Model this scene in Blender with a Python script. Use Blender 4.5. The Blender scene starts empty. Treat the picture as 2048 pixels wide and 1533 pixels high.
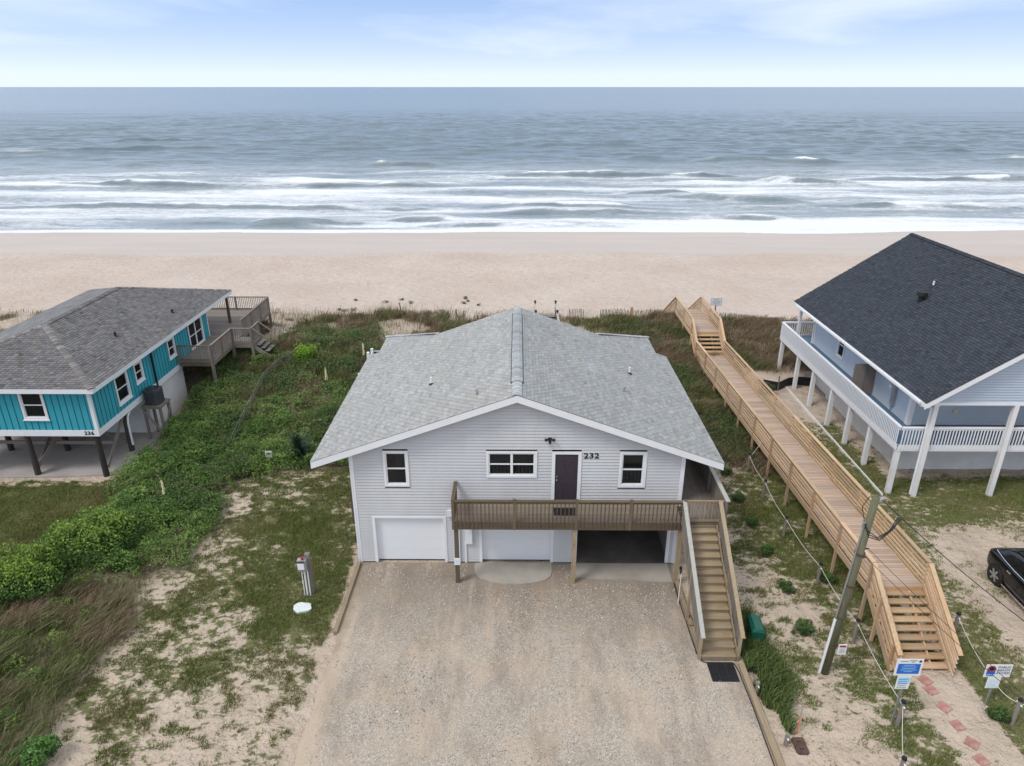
import bpy, math, random
import numpy as np
from mathutils import Vector, Matrix, Euler
random.seed(7); RNG = np.random.default_rng(11)
S = bpy.context.scene
COL = S.collection

# ------------------------------------------------------------------ camera
CAM_H = 17.1; FPX = 1400.0; HY = 174.0; VX = 1036.0; CX, CY = 1024.0, 766.5
PITCH = math.atan((CY - HY) / FPX); YAW = math.atan((VX - CX) / (FPX / math.cos(PITCH)))
cam = bpy.data.objects.new('camera', bpy.data.cameras.new('camera')); COL.objects.link(cam)
cam.location = (0, 0, CAM_H)
cam.rotation_euler = (math.pi / 2 - PITCH, 0, YAW)
cam.data.sensor_width = 36.0; cam.data.lens = FPX / 2048 * 36.0
cam.data.clip_start = 0.1; cam.data.clip_end = 120000
S.camera = cam

# ------------------------------------------------------------------ sky, sun, exposure
SUN_EL, SUN_AZ = 54.0, 236.0        # azimuth clockwise from +y (seaward); the veiled sun stands high on the left
w = bpy.data.worlds.new('World'); S.world = w; w.use_nodes = True
nt = w.node_tree; nt.nodes.clear()
N_ = nt.nodes.new; L_ = nt.links.new
def wmath(op, a, b=None, clamp=False):
    n = N_('ShaderNodeMath'); n.operation = op; n.use_clamp = clamp
    for i, v in enumerate((a, b)):
        if v is None: continue
        if isinstance(v, (int, float)): n.inputs[i].default_value = v
        else: L_(v, n.inputs[i])
    return n.outputs[0]
sky = N_('ShaderNodeTexSky'); sky.sky_type = 'NISHITA'; sky.sun_disc = False
sky.sun_elevation = math.radians(SUN_EL); sky.sun_rotation = math.radians(SUN_AZ)
sky.air_density = 1.0; sky.dust_density = 0.7; sky.ozone_density = 2.2
tc = N_('ShaderNodeTexCoord'); sp = N_('ShaderNodeSeparateXYZ'); L_(tc.outputs['Generated'], sp.inputs[0])
zc = wmath('MAXIMUM', sp.outputs[2], 0.015)
skv = N_('ShaderNodeCombineXYZ'); L_(sp.outputs[0], skv.inputs[0]); L_(sp.outputs[1], skv.inputs[1]); L_(wmath('ADD', zc, 0.34), skv.inputs[2])
skn = N_('ShaderNodeVectorMath'); skn.operation = 'NORMALIZE'; L_(skv.outputs[0], skn.inputs[0]); L_(skn.outputs[0], sky.inputs[0])
zden = wmath('ADD', zc, 0.10)
cb = N_('ShaderNodeCombineXYZ'); L_(wmath('DIVIDE', sp.outputs[0], zden), cb.inputs[0]); L_(wmath('DIVIDE', sp.outputs[1], zden), cb.inputs[1])
n1 = N_('ShaderNodeTexNoise'); n1.inputs['Scale'].default_value = 0.42; n1.inputs['Detail'].default_value = 7; n1.inputs['Roughness'].default_value = 0.52; n1.inputs['Distortion'].default_value = 0.35
mp = N_('ShaderNodeMapping'); mp.inputs['Location'].default_value = (3.1, 0.4, 0); mp.inputs['Scale'].default_value = (1.0, 0.75, 1)
L_(cb.outputs[0], mp.inputs[0]); L_(mp.outputs[0], n1.inputs[0])
cr = N_('ShaderNodeValToRGB'); cr.color_ramp.elements[0].position = 0.34; cr.color_ramp.elements[1].position = 0.74
L_(n1.outputs[0], cr.inputs[0])
hz = wmath('POWER', wmath('SUBTRACT', 1.0, zc, True), 17.0)           # thicker haze layer towards the horizon
veil = wmath('MULTIPLY', wmath('MULTIPLY', wmath('SUBTRACT', zc, 0.08, True), 2.6, True), 0.42)      # the thin veil of cloud that softens the sun
cl = wmath('MAXIMUM', wmath('ADD', wmath('MULTIPLY', cr.outputs[0], 0.80), veil, True), wmath('MULTIPLY', hz, 0.88))
hsv = N_('ShaderNodeHueSaturation'); hsv.inputs['Saturation'].default_value = 1.0; hsv.inputs['Value'].default_value = 1.9; L_(sky.outputs[0], hsv.inputs['Color'])
mx = N_('ShaderNodeMix'); mx.data_type = 'RGBA'
L_(cl, mx.inputs[0]); L_(hsv.outputs[0], mx.inputs[6]); mx.inputs[7].default_value = (8.2, 8.65, 9.3, 1)
bg = N_('ShaderNodeBackground'); bg.inputs[1].default_value = 0.10; L_(mx.outputs[2], bg.inputs[0])
out = N_('ShaderNodeOutputWorld'); L_(bg.outputs[0], out.inputs[0])
sl = bpy.data.lights.new('sun', 'SUN'); sl.energy = 1.5; sl.angle = math.radians(16); sl.color = (1.0, 0.955, 0.89)
so = bpy.data.objects.new('sun', sl); COL.objects.link(so)
az = math.radians(SUN_AZ); el = math.radians(SUN_EL)
sd = Vector((math.sin(az) * math.cos(el), math.cos(az) * math.cos(el), math.sin(el)))
so.rotation_euler = sd.to_track_quat('Z', 'Y').to_euler(); so.location = (0, 0, 60)
S.view_settings.view_transform = 'Standard'; S.view_settings.look = 'None'
S.view_settings.exposure = 0.40; S.view_settings.gamma = 1.0; S.view_settings.use_curve_mapping = False
S.render.engine = 'CYCLES'

# ------------------------------------------------------------------ pixel helpers (photo pixel -> direction)
_fw = np.array([-math.sin(YAW) * math.cos(PITCH), math.cos(YAW) * math.cos(PITCH), -math.sin(PITCH)])
_rt = np.array([math.cos(YAW), math.sin(YAW), 0.0]); _up = np.cross(_rt, _fw)
def ray(px, py): return _fw * FPX + _rt * (px - CX) - _up * (py - CY)
def atz(px, py, z=0.0):
    d = ray(px, py); t = (z - CAM_H) / d[2]; return (d[0] * t, d[1] * t, z)
def aty(px, py, y):
    d = ray(px, py); t = y / d[1]; return (d[0] * t, y, CAM_H + d[2] * t)

# ------------------------------------------------------------------ noise
def _hash(ix, iy, seed):
    h = (ix.astype(np.int64) * 374761393 + iy.astype(np.int64) * 668265263 + seed * 1442695041) & 0x7fffffff
    h = ((h ^ (h >> 13)) * 1274126177) & 0x7fffffff
    return ((h ^ (h >> 16)) & 0xffff) / 65535.0
def vn(x, y, s=1.0, seed=0):
    x = np.asarray(x, float) / s; y = np.asarray(y, float) / s
    ix = np.floor(x); iy = np.floor(y); fx = x - ix; fy = y - iy
    fx = fx * fx * (3 - 2 * fx); fy = fy * fy * (3 - 2 * fy)
    a = _hash(ix, iy, seed); b = _hash(ix + 1, iy, seed); c = _hash(ix, iy + 1, seed); d = _hash(ix + 1, iy + 1, seed)
    return (a * (1 - fx) + b * fx) * (1 - fy) + (c * (1 - fx) + d * fx) * fy
def fbm(x, y, s=1.0, seed=0, o=4):
    r = 0; a = 0.5; t = 0
    for i in range(o):
        r = r + a * vn(x, y, s / 2 ** i, seed + i * 17); t += a; a *= 0.55
    return r / t
def sst(a, b, t):
    t = np.clip((np.asarray(t, float) - a) / (b - a), 0, 1); return t * t * (3 - 2 * t)

# ------------------------------------------------------------------ materials
def newmat(name):
    m = bpy.data.materials.new(name); m.use_nodes = True; n = m.node_tree; n.nodes.clear()
    o = n.nodes.new('ShaderNodeOutputMaterial'); p = n.nodes.new('ShaderNodeBsdfPrincipled'); n.links.new(p.outputs[0], o.inputs[0])
    return m, n, p
def rgba(c): return (c[0], c[1], c[2], 1)
class G:                                    # terse node graph helper
    def __init__(s, n): s.n = n
    def new(s, t, **k):
        x = s.n.nodes.new(t)
        for a, b in k.items(): setattr(x, a, b)
        return x
    def link(s, a, b): s.n.links.new(a, b)
    def noise(s, vec, scale, detail=4, rough=0.55, dist=0.0):
        x = s.new('ShaderNodeTexNoise'); x.inputs['Scale'].default_value = scale; x.inputs['Detail'].default_value = detail
        x.inputs['Roughness'].default_value = rough; x.inputs['Distortion'].default_value = dist; s.link(vec, x.inputs['Vector']); return x.outputs[0]
    def map(s, vec, scale=(1, 1, 1), loc=(0, 0, 0)):
        x = s.new('ShaderNodeMapping'); x.inputs['Scale'].default_value = scale; x.inputs['Location'].default_value = loc; s.link(vec, x.inputs[0]); return x.outputs[0]
    def ramp(s, fac, a, b, ca=(0, 0, 0, 1), cbb=(1, 1, 1, 1)):
        x = s.new('ShaderNodeValToRGB'); e = x.color_ramp.elements; e[0].position = a; e[1].position = b; e[0].color = ca; e[1].color = cbb; s.link(fac, x.inputs[0]); return x.outputs[0]
    def mix(s, fac, a, b, blend='MIX'):
        x = s.new('ShaderNodeMix', data_type='RGBA', blend_type=blend)
        for i, v in ((0, fac), (6, a), (7, b)):
            if isinstance(v, (int, float)): x.inputs[i].default_value = v
            elif isinstance(v, tuple): x.inputs[i].default_value = v
            else: s.link(v, x.inputs[i])
        return x.outputs[2]
    def math(s, op, a, b=None, clamp=False):
        x = s.new('ShaderNodeMath', operation=op, use_clamp=clamp)
        for i, v in enumerate((a, b)):
            if v is None: continue
            if isinstance(v, (int, float)): x.inputs[i].default_value = v
            else: s.link(v, x.inputs[i])
        return x.outputs[0]
    def attr(s, name): return s.new('ShaderNodeAttribute', attribute_name=name).outputs
    def bump(s, h, strength, dist, p):
        x = s.new('ShaderNodeBump'); x.inputs['Strength'].default_value = strength; x.inputs['Distance'].default_value = dist
        s.link(h, x.inputs['Height']); s.link(x.outputs[0], p.inputs['Normal'])
def plain(name, c, rough=0.6, var=0.08, scale=3.0, metal=0.0, dirt=None, dirtamt=0.0, bump=0.0, stretch=(1, 1, 1), rnd=0.0, spec=0.4):
    m, n, p = newmat(name); g = G(n)
    co = g.new('ShaderNodeTexCoord').outputs['Object']; v = g.map(co, stretch)
    f = g.noise(v, scale, 5)
    col = g.mix(g.ramp(f, 0.3, 0.7), rgba([x * (1 - var) for x in c]), rgba([min(1, x * (1 + var)) for x in c]))
    if dirt: col = g.mix(g.math('MULTIPLY', g.ramp(g.noise(v, scale * 0.37, 6, 0.65), 0.45, 0.75), dirtamt), col, rgba(dirt))
    if rnd:
        r = g.new('ShaderNodeObjectInfo').outputs['Random']
        hs = g.new('ShaderNodeHueSaturation'); g.link(col, hs.inputs['Color'])
        g.link(g.math('ADD', g.math('MULTIPLY', r, 2 * rnd), 1 - rnd), hs.inputs['Value']); col = hs.outputs[0]
    g.link(col, p.inputs['Base Color']); p.inputs['Roughness'].default_value = rough; p.inputs['Metallic'].default_value = metal
    p.inputs['Specular IOR Level'].default_value = spec
    if bump: g.bump(g.noise(v, scale * 6, 4), bump, 0.01, p)
    return m
def wood(name, c, axis, dark=0.55, rnd=0.16, grey=None, greyamt=0.0, rough=0.8):
    m, n, p = newmat(name); g = G(n)
    co = g.new('ShaderNodeTexCoord').outputs['Object']; r = g.new('ShaderNodeObjectInfo').outputs['Random']
    cx = g.new('ShaderNodeCombineXYZ'); g.link(g.math('MULTIPLY', r, 37.0), cx.inputs[0]); g.link(g.math('MULTIPLY', r, 91.0), cx.inputs[1])
    va = g.new('ShaderNodeVectorMath', operation='ADD'); g.link(co, va.inputs[0]); g.link(cx.outputs[0], va.inputs[1])
    sc = [9, 9, 9]; sc[axis] = 0.7
    f = g.noise(g.map(va.outputs[0], tuple(sc)), 2.2, 6, 0.65, 0.4)
    col = g.mix(g.ramp(f, 0.28, 0.68), rgba([x * dark for x in c]), rgba(c))
    k = g.noise(va.outputs[0], 3.0, 2); col = g.mix(g.ramp(k, 0.70, 0.78), col, rgba([x * 0.35 for x in c]))
    if grey: col = g.mix(g.math('MULTIPLY', g.ramp(g.noise(va.outputs[0], 0.9, 5), 0.35, 0.65), greyamt), col, rgba(grey))
    hs = g.new('ShaderNodeHueSaturation'); g.link(col, hs.inputs['Color']); g.link(g.math('ADD', g.math('MULTIPLY', r, 2 * rnd), 1 - rnd), hs.inputs['Value'])
    g.link(hs.outputs[0], p.inputs['Base Color']); p.inputs['Roughness'].default_value = rough; p.inputs['Specular IOR Level'].default_value = 0.25
    g.bump(f, 0.25, 0.006, p)
    return m
def attrmat(name, rough=0.8, trans=0.0, spec=0.3, extra=None):
    m, n, p = newmat(name); g = G(n); a = g.attr('Col')[0]
    if extra:
        co = g.new('ShaderNodeTexCoord').outputs['Object']; f = g.noise(co, extra, 4, 0.7)
        a = g.mix(1.0, a, g.ramp(f, 0.25, 0.75, (0.72, 0.72, 0.72, 1), (1.25, 1.25, 1.25, 1)), 'MULTIPLY')
        f2 = g.noise(co, 0.45, 4); a = g.mix(1.0, a, g.ramp(f2, 0.3, 0.7, (0.95, 0.95, 0.94, 1), (1.04, 1.04, 1.03, 1)), 'MULTIPLY')
    g.link(a, p.inputs['Base Color']); p.inputs['Roughness'].default_value = rough; p.inputs['Specular IOR Level'].default_value = spec
    if trans:
        t = g.new('ShaderNodeBsdfTranslucent'); g.link(a, t.inputs[0]); ms = g.new('ShaderNodeMixShader'); ms.inputs[0].default_value = trans
        o = [x for x in n.nodes if x.type == 'OUTPUT_MATERIAL'][0]
        g.link(p.outputs[0], ms.inputs[1]); g.link(t.outputs[0], ms.inputs[2]); g.link(ms.outputs[0], o.inputs[0])
    return m
def glassmat():
    m, n, p = newmat('window_glass'); g = G(n)
    p.inputs['Base Color'].default_value = (0.012, 0.014, 0.016, 1); p.inputs['Roughness'].default_value = 0.04; p.inputs['Specular IOR Level'].default_value = 0.6
    t = g.new('ShaderNodeBsdfTransparent'); t.inputs[0].default_value = (0.75, 0.8, 0.8, 1); ms = g.new('ShaderNodeMixShader'); ms.inputs[0].default_value = 0.45
    o = [x for x in n.nodes if x.type == 'OUTPUT_MATERIAL'][0]
    g.link(p.outputs[0], ms.inputs[1]); g.link(t.outputs[0], ms.inputs[2]); g.link(ms.outputs[0], o.inputs[0])
    return m
M = {}
M['siding'] = plain('grey_vinyl_siding', (0.53, 0.53, 0.53), 0.55, 0.04, 1.2, dirt=(0.42, 0.41, 0.385), dirtamt=0.55, stretch=(1, 1, 0.35))
M['blue_siding'] = plain('pale_blue_siding', (0.42, 0.475, 0.54), 0.55, 0.03, 1.2, dirt=(0.34, 0.37, 0.41), dirtamt=0.3)
M['white'] = plain('white_trim', (0.74, 0.74, 0.74), 0.5, 0.03, 2.0, dirt=(0.55, 0.54, 0.50), dirtamt=0.3)
M['garage'] = plain('white_garage_door', (0.72, 0.725, 0.73), 0.45, 0.015, 0.8)
M['white_old'] = plain('weathered_white_paint', (0.70, 0.69, 0.67), 0.65, 0.05, 2.0, dirt=(0.50, 0.48, 0.44), dirtamt=0.5)
M['teal'] = plain('teal_paint', (0.035, 0.33, 0.40), 0.6, 0.07, 1.5, dirt=(0.06, 0.29, 0.33), dirtamt=0.5, stretch=(1, 1, 0.4))
M['teal_batten'] = plain('dark_teal_groove', (0.012, 0.12, 0.16), 0.6, 0.1)
M['shingle'] = attrmat('light_grey_shingle', 0.92, extra=9.0)
M['under'] = plain('dark_underlay', (0.05, 0.052, 0.055), 0.9, 0.2)
M['black'] = plain('black_rubber', (0.012, 0.012, 0.013), 0.6, 0.2)
M['darkmetal'] = plain('dark_metal', (0.03, 0.032, 0.036), 0.4, 0.2, metal=0.3)
M['metal'] = plain('galvanised_steel', (0.42, 0.43, 0.44), 0.45, 0.15, 6, metal=0.7)
M['pvc'] = plain('white_plastic', (0.72, 0.72, 0.70), 0.4, 0.04)
M['door'] = plain('aubergine_door_paint', (0.045, 0.032, 0.045), 0.45, 0.05)
M['interior'] = plain('dark_room', (0.022, 0.021, 0.020), 0.9, 0.3)
M['int_wood'] = plain('brown_room_panel', (0.22, 0.10, 0.04), 0.7, 0.3)
M['int_pale'] = plain('pale_room_wall', (0.30, 0.38, 0.36), 0.8, 0.1)
M['curtain'] = plain('grey_curtain', (0.17, 0.19, 0.22), 0.9, 0.3, 6, stretch=(4, 4, 0.3))
M['glass'] = glassmat()
M['concrete'] = plain('concrete', (0.34, 0.31, 0.265), 0.85, 0.12, 1.4, dirt=(0.22, 0.19, 0.15), dirtamt=0.6, bump=0.2)
M['slab'] = plain('grey_carport_concrete', (0.33, 0.30, 0.28), 0.85, 0.15, 0.8, dirt=(0.20, 0.18, 0.165), dirtamt=0.7, bump=0.2)
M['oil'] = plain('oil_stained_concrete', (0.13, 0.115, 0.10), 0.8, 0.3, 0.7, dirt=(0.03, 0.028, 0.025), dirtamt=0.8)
for a, nm in enumerate('xyz'):
    M['brown_' + nm] = wood('brown_deck_wood_' + nm, (0.165, 0.118, 0.078), a, 0.55, 0.15, (0.14, 0.125, 0.075), 0.5)
    M['stair_' + nm] = wood('weathered_stair_wood_' + nm, (0.37, 0.275, 0.165), a, 0.55, 0.14, (0.34, 0.285, 0.21), 0.5)
    M['new_' + nm] = wood('new_pine_' + nm, (0.58, 0.375, 0.205), a, 0.60, 0.22, (0.47, 0.37, 0.27), 0.6)
    M['greywood_' + nm] = wood('grey_weathered_wood_' + nm, (0.24, 0.20, 0.165), a, 0.6, 0.15, (0.20, 0.185, 0.17), 0.5)
M['walkboard'] = wood('walk_board', (0.50, 0.365, 0.265), 0, 0.66, 0.17, (0.42, 0.34, 0.28), 0.6)
M['baluster'] = wood('dark_baluster_wood', (0.125, 0.085, 0.055), 2, 0.6, 0.2)
M['deckfloor'] = wood('worn_deck_floor', (0.255, 0.205, 0.165), 0, 0.65, 0.14, (0.22, 0.19, 0.13), 0.5)
M['pale_rail'] = wood('pale_weathered_rail', (0.42, 0.41, 0.36), 1, 0.75, 0.05)
M['piling'] = wood('dark_piling', (0.055, 0.048, 0.04), 2, 0.6, 0.2)
M['pole'] = wood('utility_pole_wood', (0.17, 0.155, 0.10), 2, 0.45, 0.1, (0.13, 0.15, 0.08), 0.6)
M['timber'] = wood('edging_timber', (0.33, 0.25, 0.16), 1, 0.6, 0.15)
M['red'] = plain('red_concrete_paver', (0.34, 0.16, 0.13), 0.85, 0.15, 8, dirt=(0.44, 0.34, 0.26), dirtamt=0.7, rnd=0.12)
M['blue'] = plain('blue_sign_print', (0.015, 0.13, 0.50), 0.5, 0.03)
M['lightblue'] = plain('light_blue_print', (0.35, 0.60, 0.72), 0.5, 0.03)
M['redprint'] = plain('red_print', (0.35, 0.03, 0.03), 0.5, 0.03)
M['ink'] = plain('black_ink', (0.012, 0.012, 0.014), 0.5, 0.05)
M['greyink'] = plain('grey_ink', (0.20, 0.22, 0.26), 0.5, 0.05)
M['green_box'] = plain('dark_green_plastic', (0.006, 0.085, 0.055), 0.45, 0.08)
M['rust'] = plain('rusty_iron', (0.085, 0.042, 0.03), 0.8, 0.35, 6, dirt=(0.06, 0.06, 0.06), dirtamt=0.7)
M['orange'] = plain('orange_plastic', (0.75, 0.13, 0.03), 0.5, 0.1)
M['rope'] = plain('white_rope', (0.62, 0.60, 0.54), 0.8, 0.1)
M['carpaint'] = plain('black_car_paint', (0.004, 0.004, 0.005), 0.12, 0.0, spec=0.5)
M['carglass'] = plain('tinted_car_glass', (0.006, 0.008, 0.009), 0.05, 0.0, spec=0.7)
M['chrome'] = plain('chrome', (0.75, 0.76, 0.78), 0.18, 0.02, metal=1.0)
M['alloy'] = plain('alloy_rim', (0.42, 0.43, 0.44), 0.35, 0.05, metal=0.8)
M['taillight'] = plain('tail_light', (0.05, 0.004, 0.004), 0.2, 0.02)
M['ac'] = plain('condenser_case', (0.055, 0.055, 0.058), 0.5, 0.15)
M['bluedeck'] = plain('blue_deck_paint', (0.085, 0.15, 0.22), 0.6, 0.08)
M['leaf'] = attrmat('foliage', 0.6, 0.18, 0.3)
M['blade'] = attrmat('grass_blades', 0.75, 0.2, 0.2)
M['stem'] = plain('woody_stem', (0.09, 0.065, 0.045), 0.9, 0.2)
M['cream'] = plain('cream_flower', (0.62, 0.57, 0.30), 0.7, 0.1)

# ------------------------------------------------------------------ mesh helpers
def mk(name, verts, faces, mat, parent=None, smooth=False, cols=None, org=(0, 0, 0), matidx=None, mats=None):
    me = bpy.data.meshes.new(name)
    v = np.asarray(verts, float) - np.asarray(org, float)
    me.from_pydata(v.tolist(), [], faces); me.update()
    for mm in (mats or [mat]): me.materials.append(mm)
    if matidx is not None: me.polygons.foreach_set('material_index', matidx)
    if smooth: me.polygons.foreach_set('use_smooth', [True] * len(me.polygons))
    if cols is not None:
        ca = me.color_attributes.new('Col', 'FLOAT_COLOR', 'POINT'); c = np.ones((len(v), 4)); c[:, :3] = cols
        ca.data.foreach_set('color', c.ravel())
    o = bpy.data.objects.new(name, me); COL.objects.link(o)
    if parent: o.parent = parent
    else: o.location = org
    return o
def fastmesh(name, V, F, mat, cols=None, smooth=False, parent=None):
    """V (n,3); F (m,k) with constant k"""
    me = bpy.data.meshes.new(name); k = F.shape[1]
    me.vertices.add(len(V)); me.vertices.foreach_set('co', V.astype(np.float32).ravel())
    me.loops.add(F.size); me.loops.foreach_set('vertex_index', F.astype(np.int32).ravel())
    me.polygons.add(len(F)); me.polygons.foreach_set('loop_start', np.arange(0, F.size, k, dtype=np.int32))
    try: me.polygons.foreach_set('loop_total', np.full(len(F), k, np.int32))
    except Exception: pass
    me.update(calc_edges=True); me.validate()
    if smooth: me.polygons.foreach_set('use_smooth', np.ones(len(F), bool))
    if cols is not None:
        ca = me.color_attributes.new('Col', 'FLOAT_COLOR', 'POINT'); c = np.ones((len(V), 4), np.float32); c[:, :3] = cols
        ca.data.foreach_set('color', c.ravel())
    me.materials.append(mat)
    o = bpy.data.objects.new(name, me); COL.objects.link(o)
    if parent: o.parent = parent
    return o
class MB:
    def __init__(s): s.v = []; s.f = []
    def add(s, vs, fs):
        b = len(s.v); s.v += [tuple(p) for p in vs]; s.f += [tuple(i + b for i in f) for f in fs]; return s
    BF = [(0, 3, 2, 1), (4, 5, 6, 7), (0, 1, 5, 4), (1, 2, 6, 5), (2, 3, 7, 6), (3, 0, 4, 7)]
    def box(s, x0, x1, y0, y1, z0, z1):
        return s.add([(x0, y0, z0), (x1, y0, z0), (x1, y1, z0), (x0, y1, z0), (x0, y0, z1), (x1, y0, z1), (x1, y1, z1), (x0, y1, z1)], s.BF)
    def beam(s, p, q, w, h, up=(0, 0, 1), off=0.0):
        p = Vector(p); q = Vector(q); d = (q - p).normalized(); u = Vector(up)
        sd = d.cross(u); sd = sd.normalized() if sd.length > 1e-5 else Vector((1, 0, 0)); u = sd.cross(d).normalized()
        a = sd * (w / 2); b = u * (h / 2); vs = []
        for c in (p, q): vs += [c - a - b, c + a - b, c + a + b, c - a + b]
        vs = [vs[0], vs[1], vs[5], vs[4], vs[3], vs[2], vs[6], vs[7]]
        return s.add(vs, s.BF)
    def cyl(s, p, q, r0, r1=None, n=10, cap=True):
        r1 = r0 if r1 is None else r1; p = Vector(p); q = Vector(q); d = (q - p).normalized()
        a = d.orthogonal().normalized(); b = d.cross(a); vs = []
        for c, r in ((p, r0), (q, r1)):
            for i in range(n): t = 2 * math.pi * i / n; vs.append(c + a * (r * math.cos(t)) + b * (r * math.sin(t)))
        fs = [(i, (i + 1) % n, n + (i + 1) % n, n + i) for i in range(n)]
        if cap: fs += [tuple(reversed(range(n))), tuple(range(n, 2 * n))]
        return s.add(vs, fs)
    def tube(s, pts, r, n=6):
        for a, b in zip(pts[:-1], pts[1:]): s.cyl(a, b, r, r, n, True)
        return s
    def build(s, name, mat, parent=None, smooth=False, org=None):
        if org is None: org = tuple(ROOT[parent.name]) if parent else (0, 0, 0)
        o = mk(name, s.v, s.f, mat, parent, smooth, org=org)
        if parent: ROOT[o.name] = org
        return o
ROOT = {}
def tag(o, label=None, cat=None, group=None, kind=None):
    if label: o['label'] = label
    if cat: o['category'] = cat
    if group: o['group'] = group
    if kind: o['kind'] = kind
    return o
def thing(name, loc, label, cat, group=None):
    o = bpy.data.objects.new(name, None); COL.objects.link(o); o.location = loc; o.empty_display_size = 0.3
    ROOT[o.name] = tuple(loc); return tag(o, label, cat, group)
def single(mb, name, mat, org, label, cat, group=None, smooth=False):
    o = mb.build(name, mat, None, smooth, org); ROOT[o.name] = tuple(org); return tag(o, label, cat, group)
def piece(name, me, parent, loc, rot=None, mtx=None):
    """a repeat that shares mesh data; loc in world coordinates"""
    o = bpy.data.objects.new(name, me); COL.objects.link(o); o.parent = parent
    r = Vector(ROOT[parent.name])
    if mtx is not None:
        mm = mtx.copy(); mm.translation = Vector(loc) - r; o.matrix_local = mm
    else:
        o.location = Vector(loc) - r
        if rot: o.rotation_euler = rot
    ROOT[o.name] = ROOT[parent.name]
    return o
def boxmesh(name, sx, sy, sz, mat):
    b = MB().box(-sx / 2, sx / 2, -sy / 2, sy / 2, -sz / 2, sz / 2)
    me = bpy.data.meshes.new(name); me.from_pydata(b.v, [], b.f); me.materials.append(mat); me.update(); return me
class Fr:
    """wall frame: a along the wall, b up, c outward"""
    def __init__(s, o, u, n): s.o = Vector(o); s.u = Vector(u); s.n = Vector(n)
    def p(s, a, b, c): return s.o + s.u * a + Vector((0, 0, b)) + s.n * c
    def box(s, mb, a0, a1, b0, b1, c0, c1):
        q = [s.p(a0, b0, c0), s.p(a1, b0, c0), s.p(a1, b0, c1), s.p(a0, b0, c1), s.p(a0, b1, c0), s.p(a1, b1, c0), s.p(a1, b1, c1), s.p(a0, b1, c1)]
        mb.add(q, MB.BF); return mb
def text(name, body, size, mat, parent, loc, rot=(math.pi / 2, 0, 0), extrude=0.004, bold=0.0, sx=1.0):
    cu = bpy.data.curves.new(name, 'FONT'); cu.body = body; cu.size = size; cu.extrude = extrude; cu.offset = bold; cu.align_x = 'CENTER'; cu.align_y = 'CENTER'
    cu.resolution_u = 3; cu.space_character = 1.12
    t = bpy.data.objects.new(name + '_tmp', cu); COL.objects.link(t)
    dg = bpy.context.evaluated_depsgraph_get(); me = bpy.data.meshes.new_from_object(t.evaluated_get(dg))
    bpy.data.objects.remove(t); me.materials.clear(); me.materials.append(mat)
    o = piece(name, me, parent, loc, rot); o.scale = (sx, 1, 1); return o
def lapwall(F, a0, a1, b0, b1, openings=(), clip=None, course=0.127, thick=0.12):
    """lap siding in courses: one wall mesh"""
    mb = MB(); z = b0
    while z < b1 - 1e-4:
        zt = min(z + course, b1)
        cuts = [(o[0], o[1]) for o in openings if o[2] < zt - 0.03 and o[3] > z + 0.03]
        segs = [(a0, a1)]
        for c0, c1 in cuts:
            ns = []
            for s0, s1 in segs:
                if c1 <= s0 or c0 >= s1: ns.append((s0, s1)); continue
                if c0 > s0: ns.append((s0, c0))
                if c1 < s1: ns.append((c1, s1))
            segs = ns
        for s0, s1 in segs:
            l0, l1, h0, h1 = s0, s1, s0, s1
            if clip:
                cl0, cl1 = clip(z); ch0, ch1 = clip(zt)
                l0, l1 = max(s0, cl0), min(s1, cl1); h0, h1 = max(s0, ch0), min(s1, ch1)
                if l1 - l0 < 0.02: continue
                if h1 < h0: h0 = h1 = (h0 + h1) / 2
            q = [F.p(l0, z, -thick), F.p(l1, z, -thick), F.p(l1, z, 0.026), F.p(l0, z, 0.026), F.p(h0, zt - 0.017, -thick), F.p(h1, zt - 0.017, -thick), F.p(h1, zt - 0.017, 0.0), F.p(h0, zt - 0.017, 0.0)]
            mb.add(q, MB.BF)
        z = zt
    return mb
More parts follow.
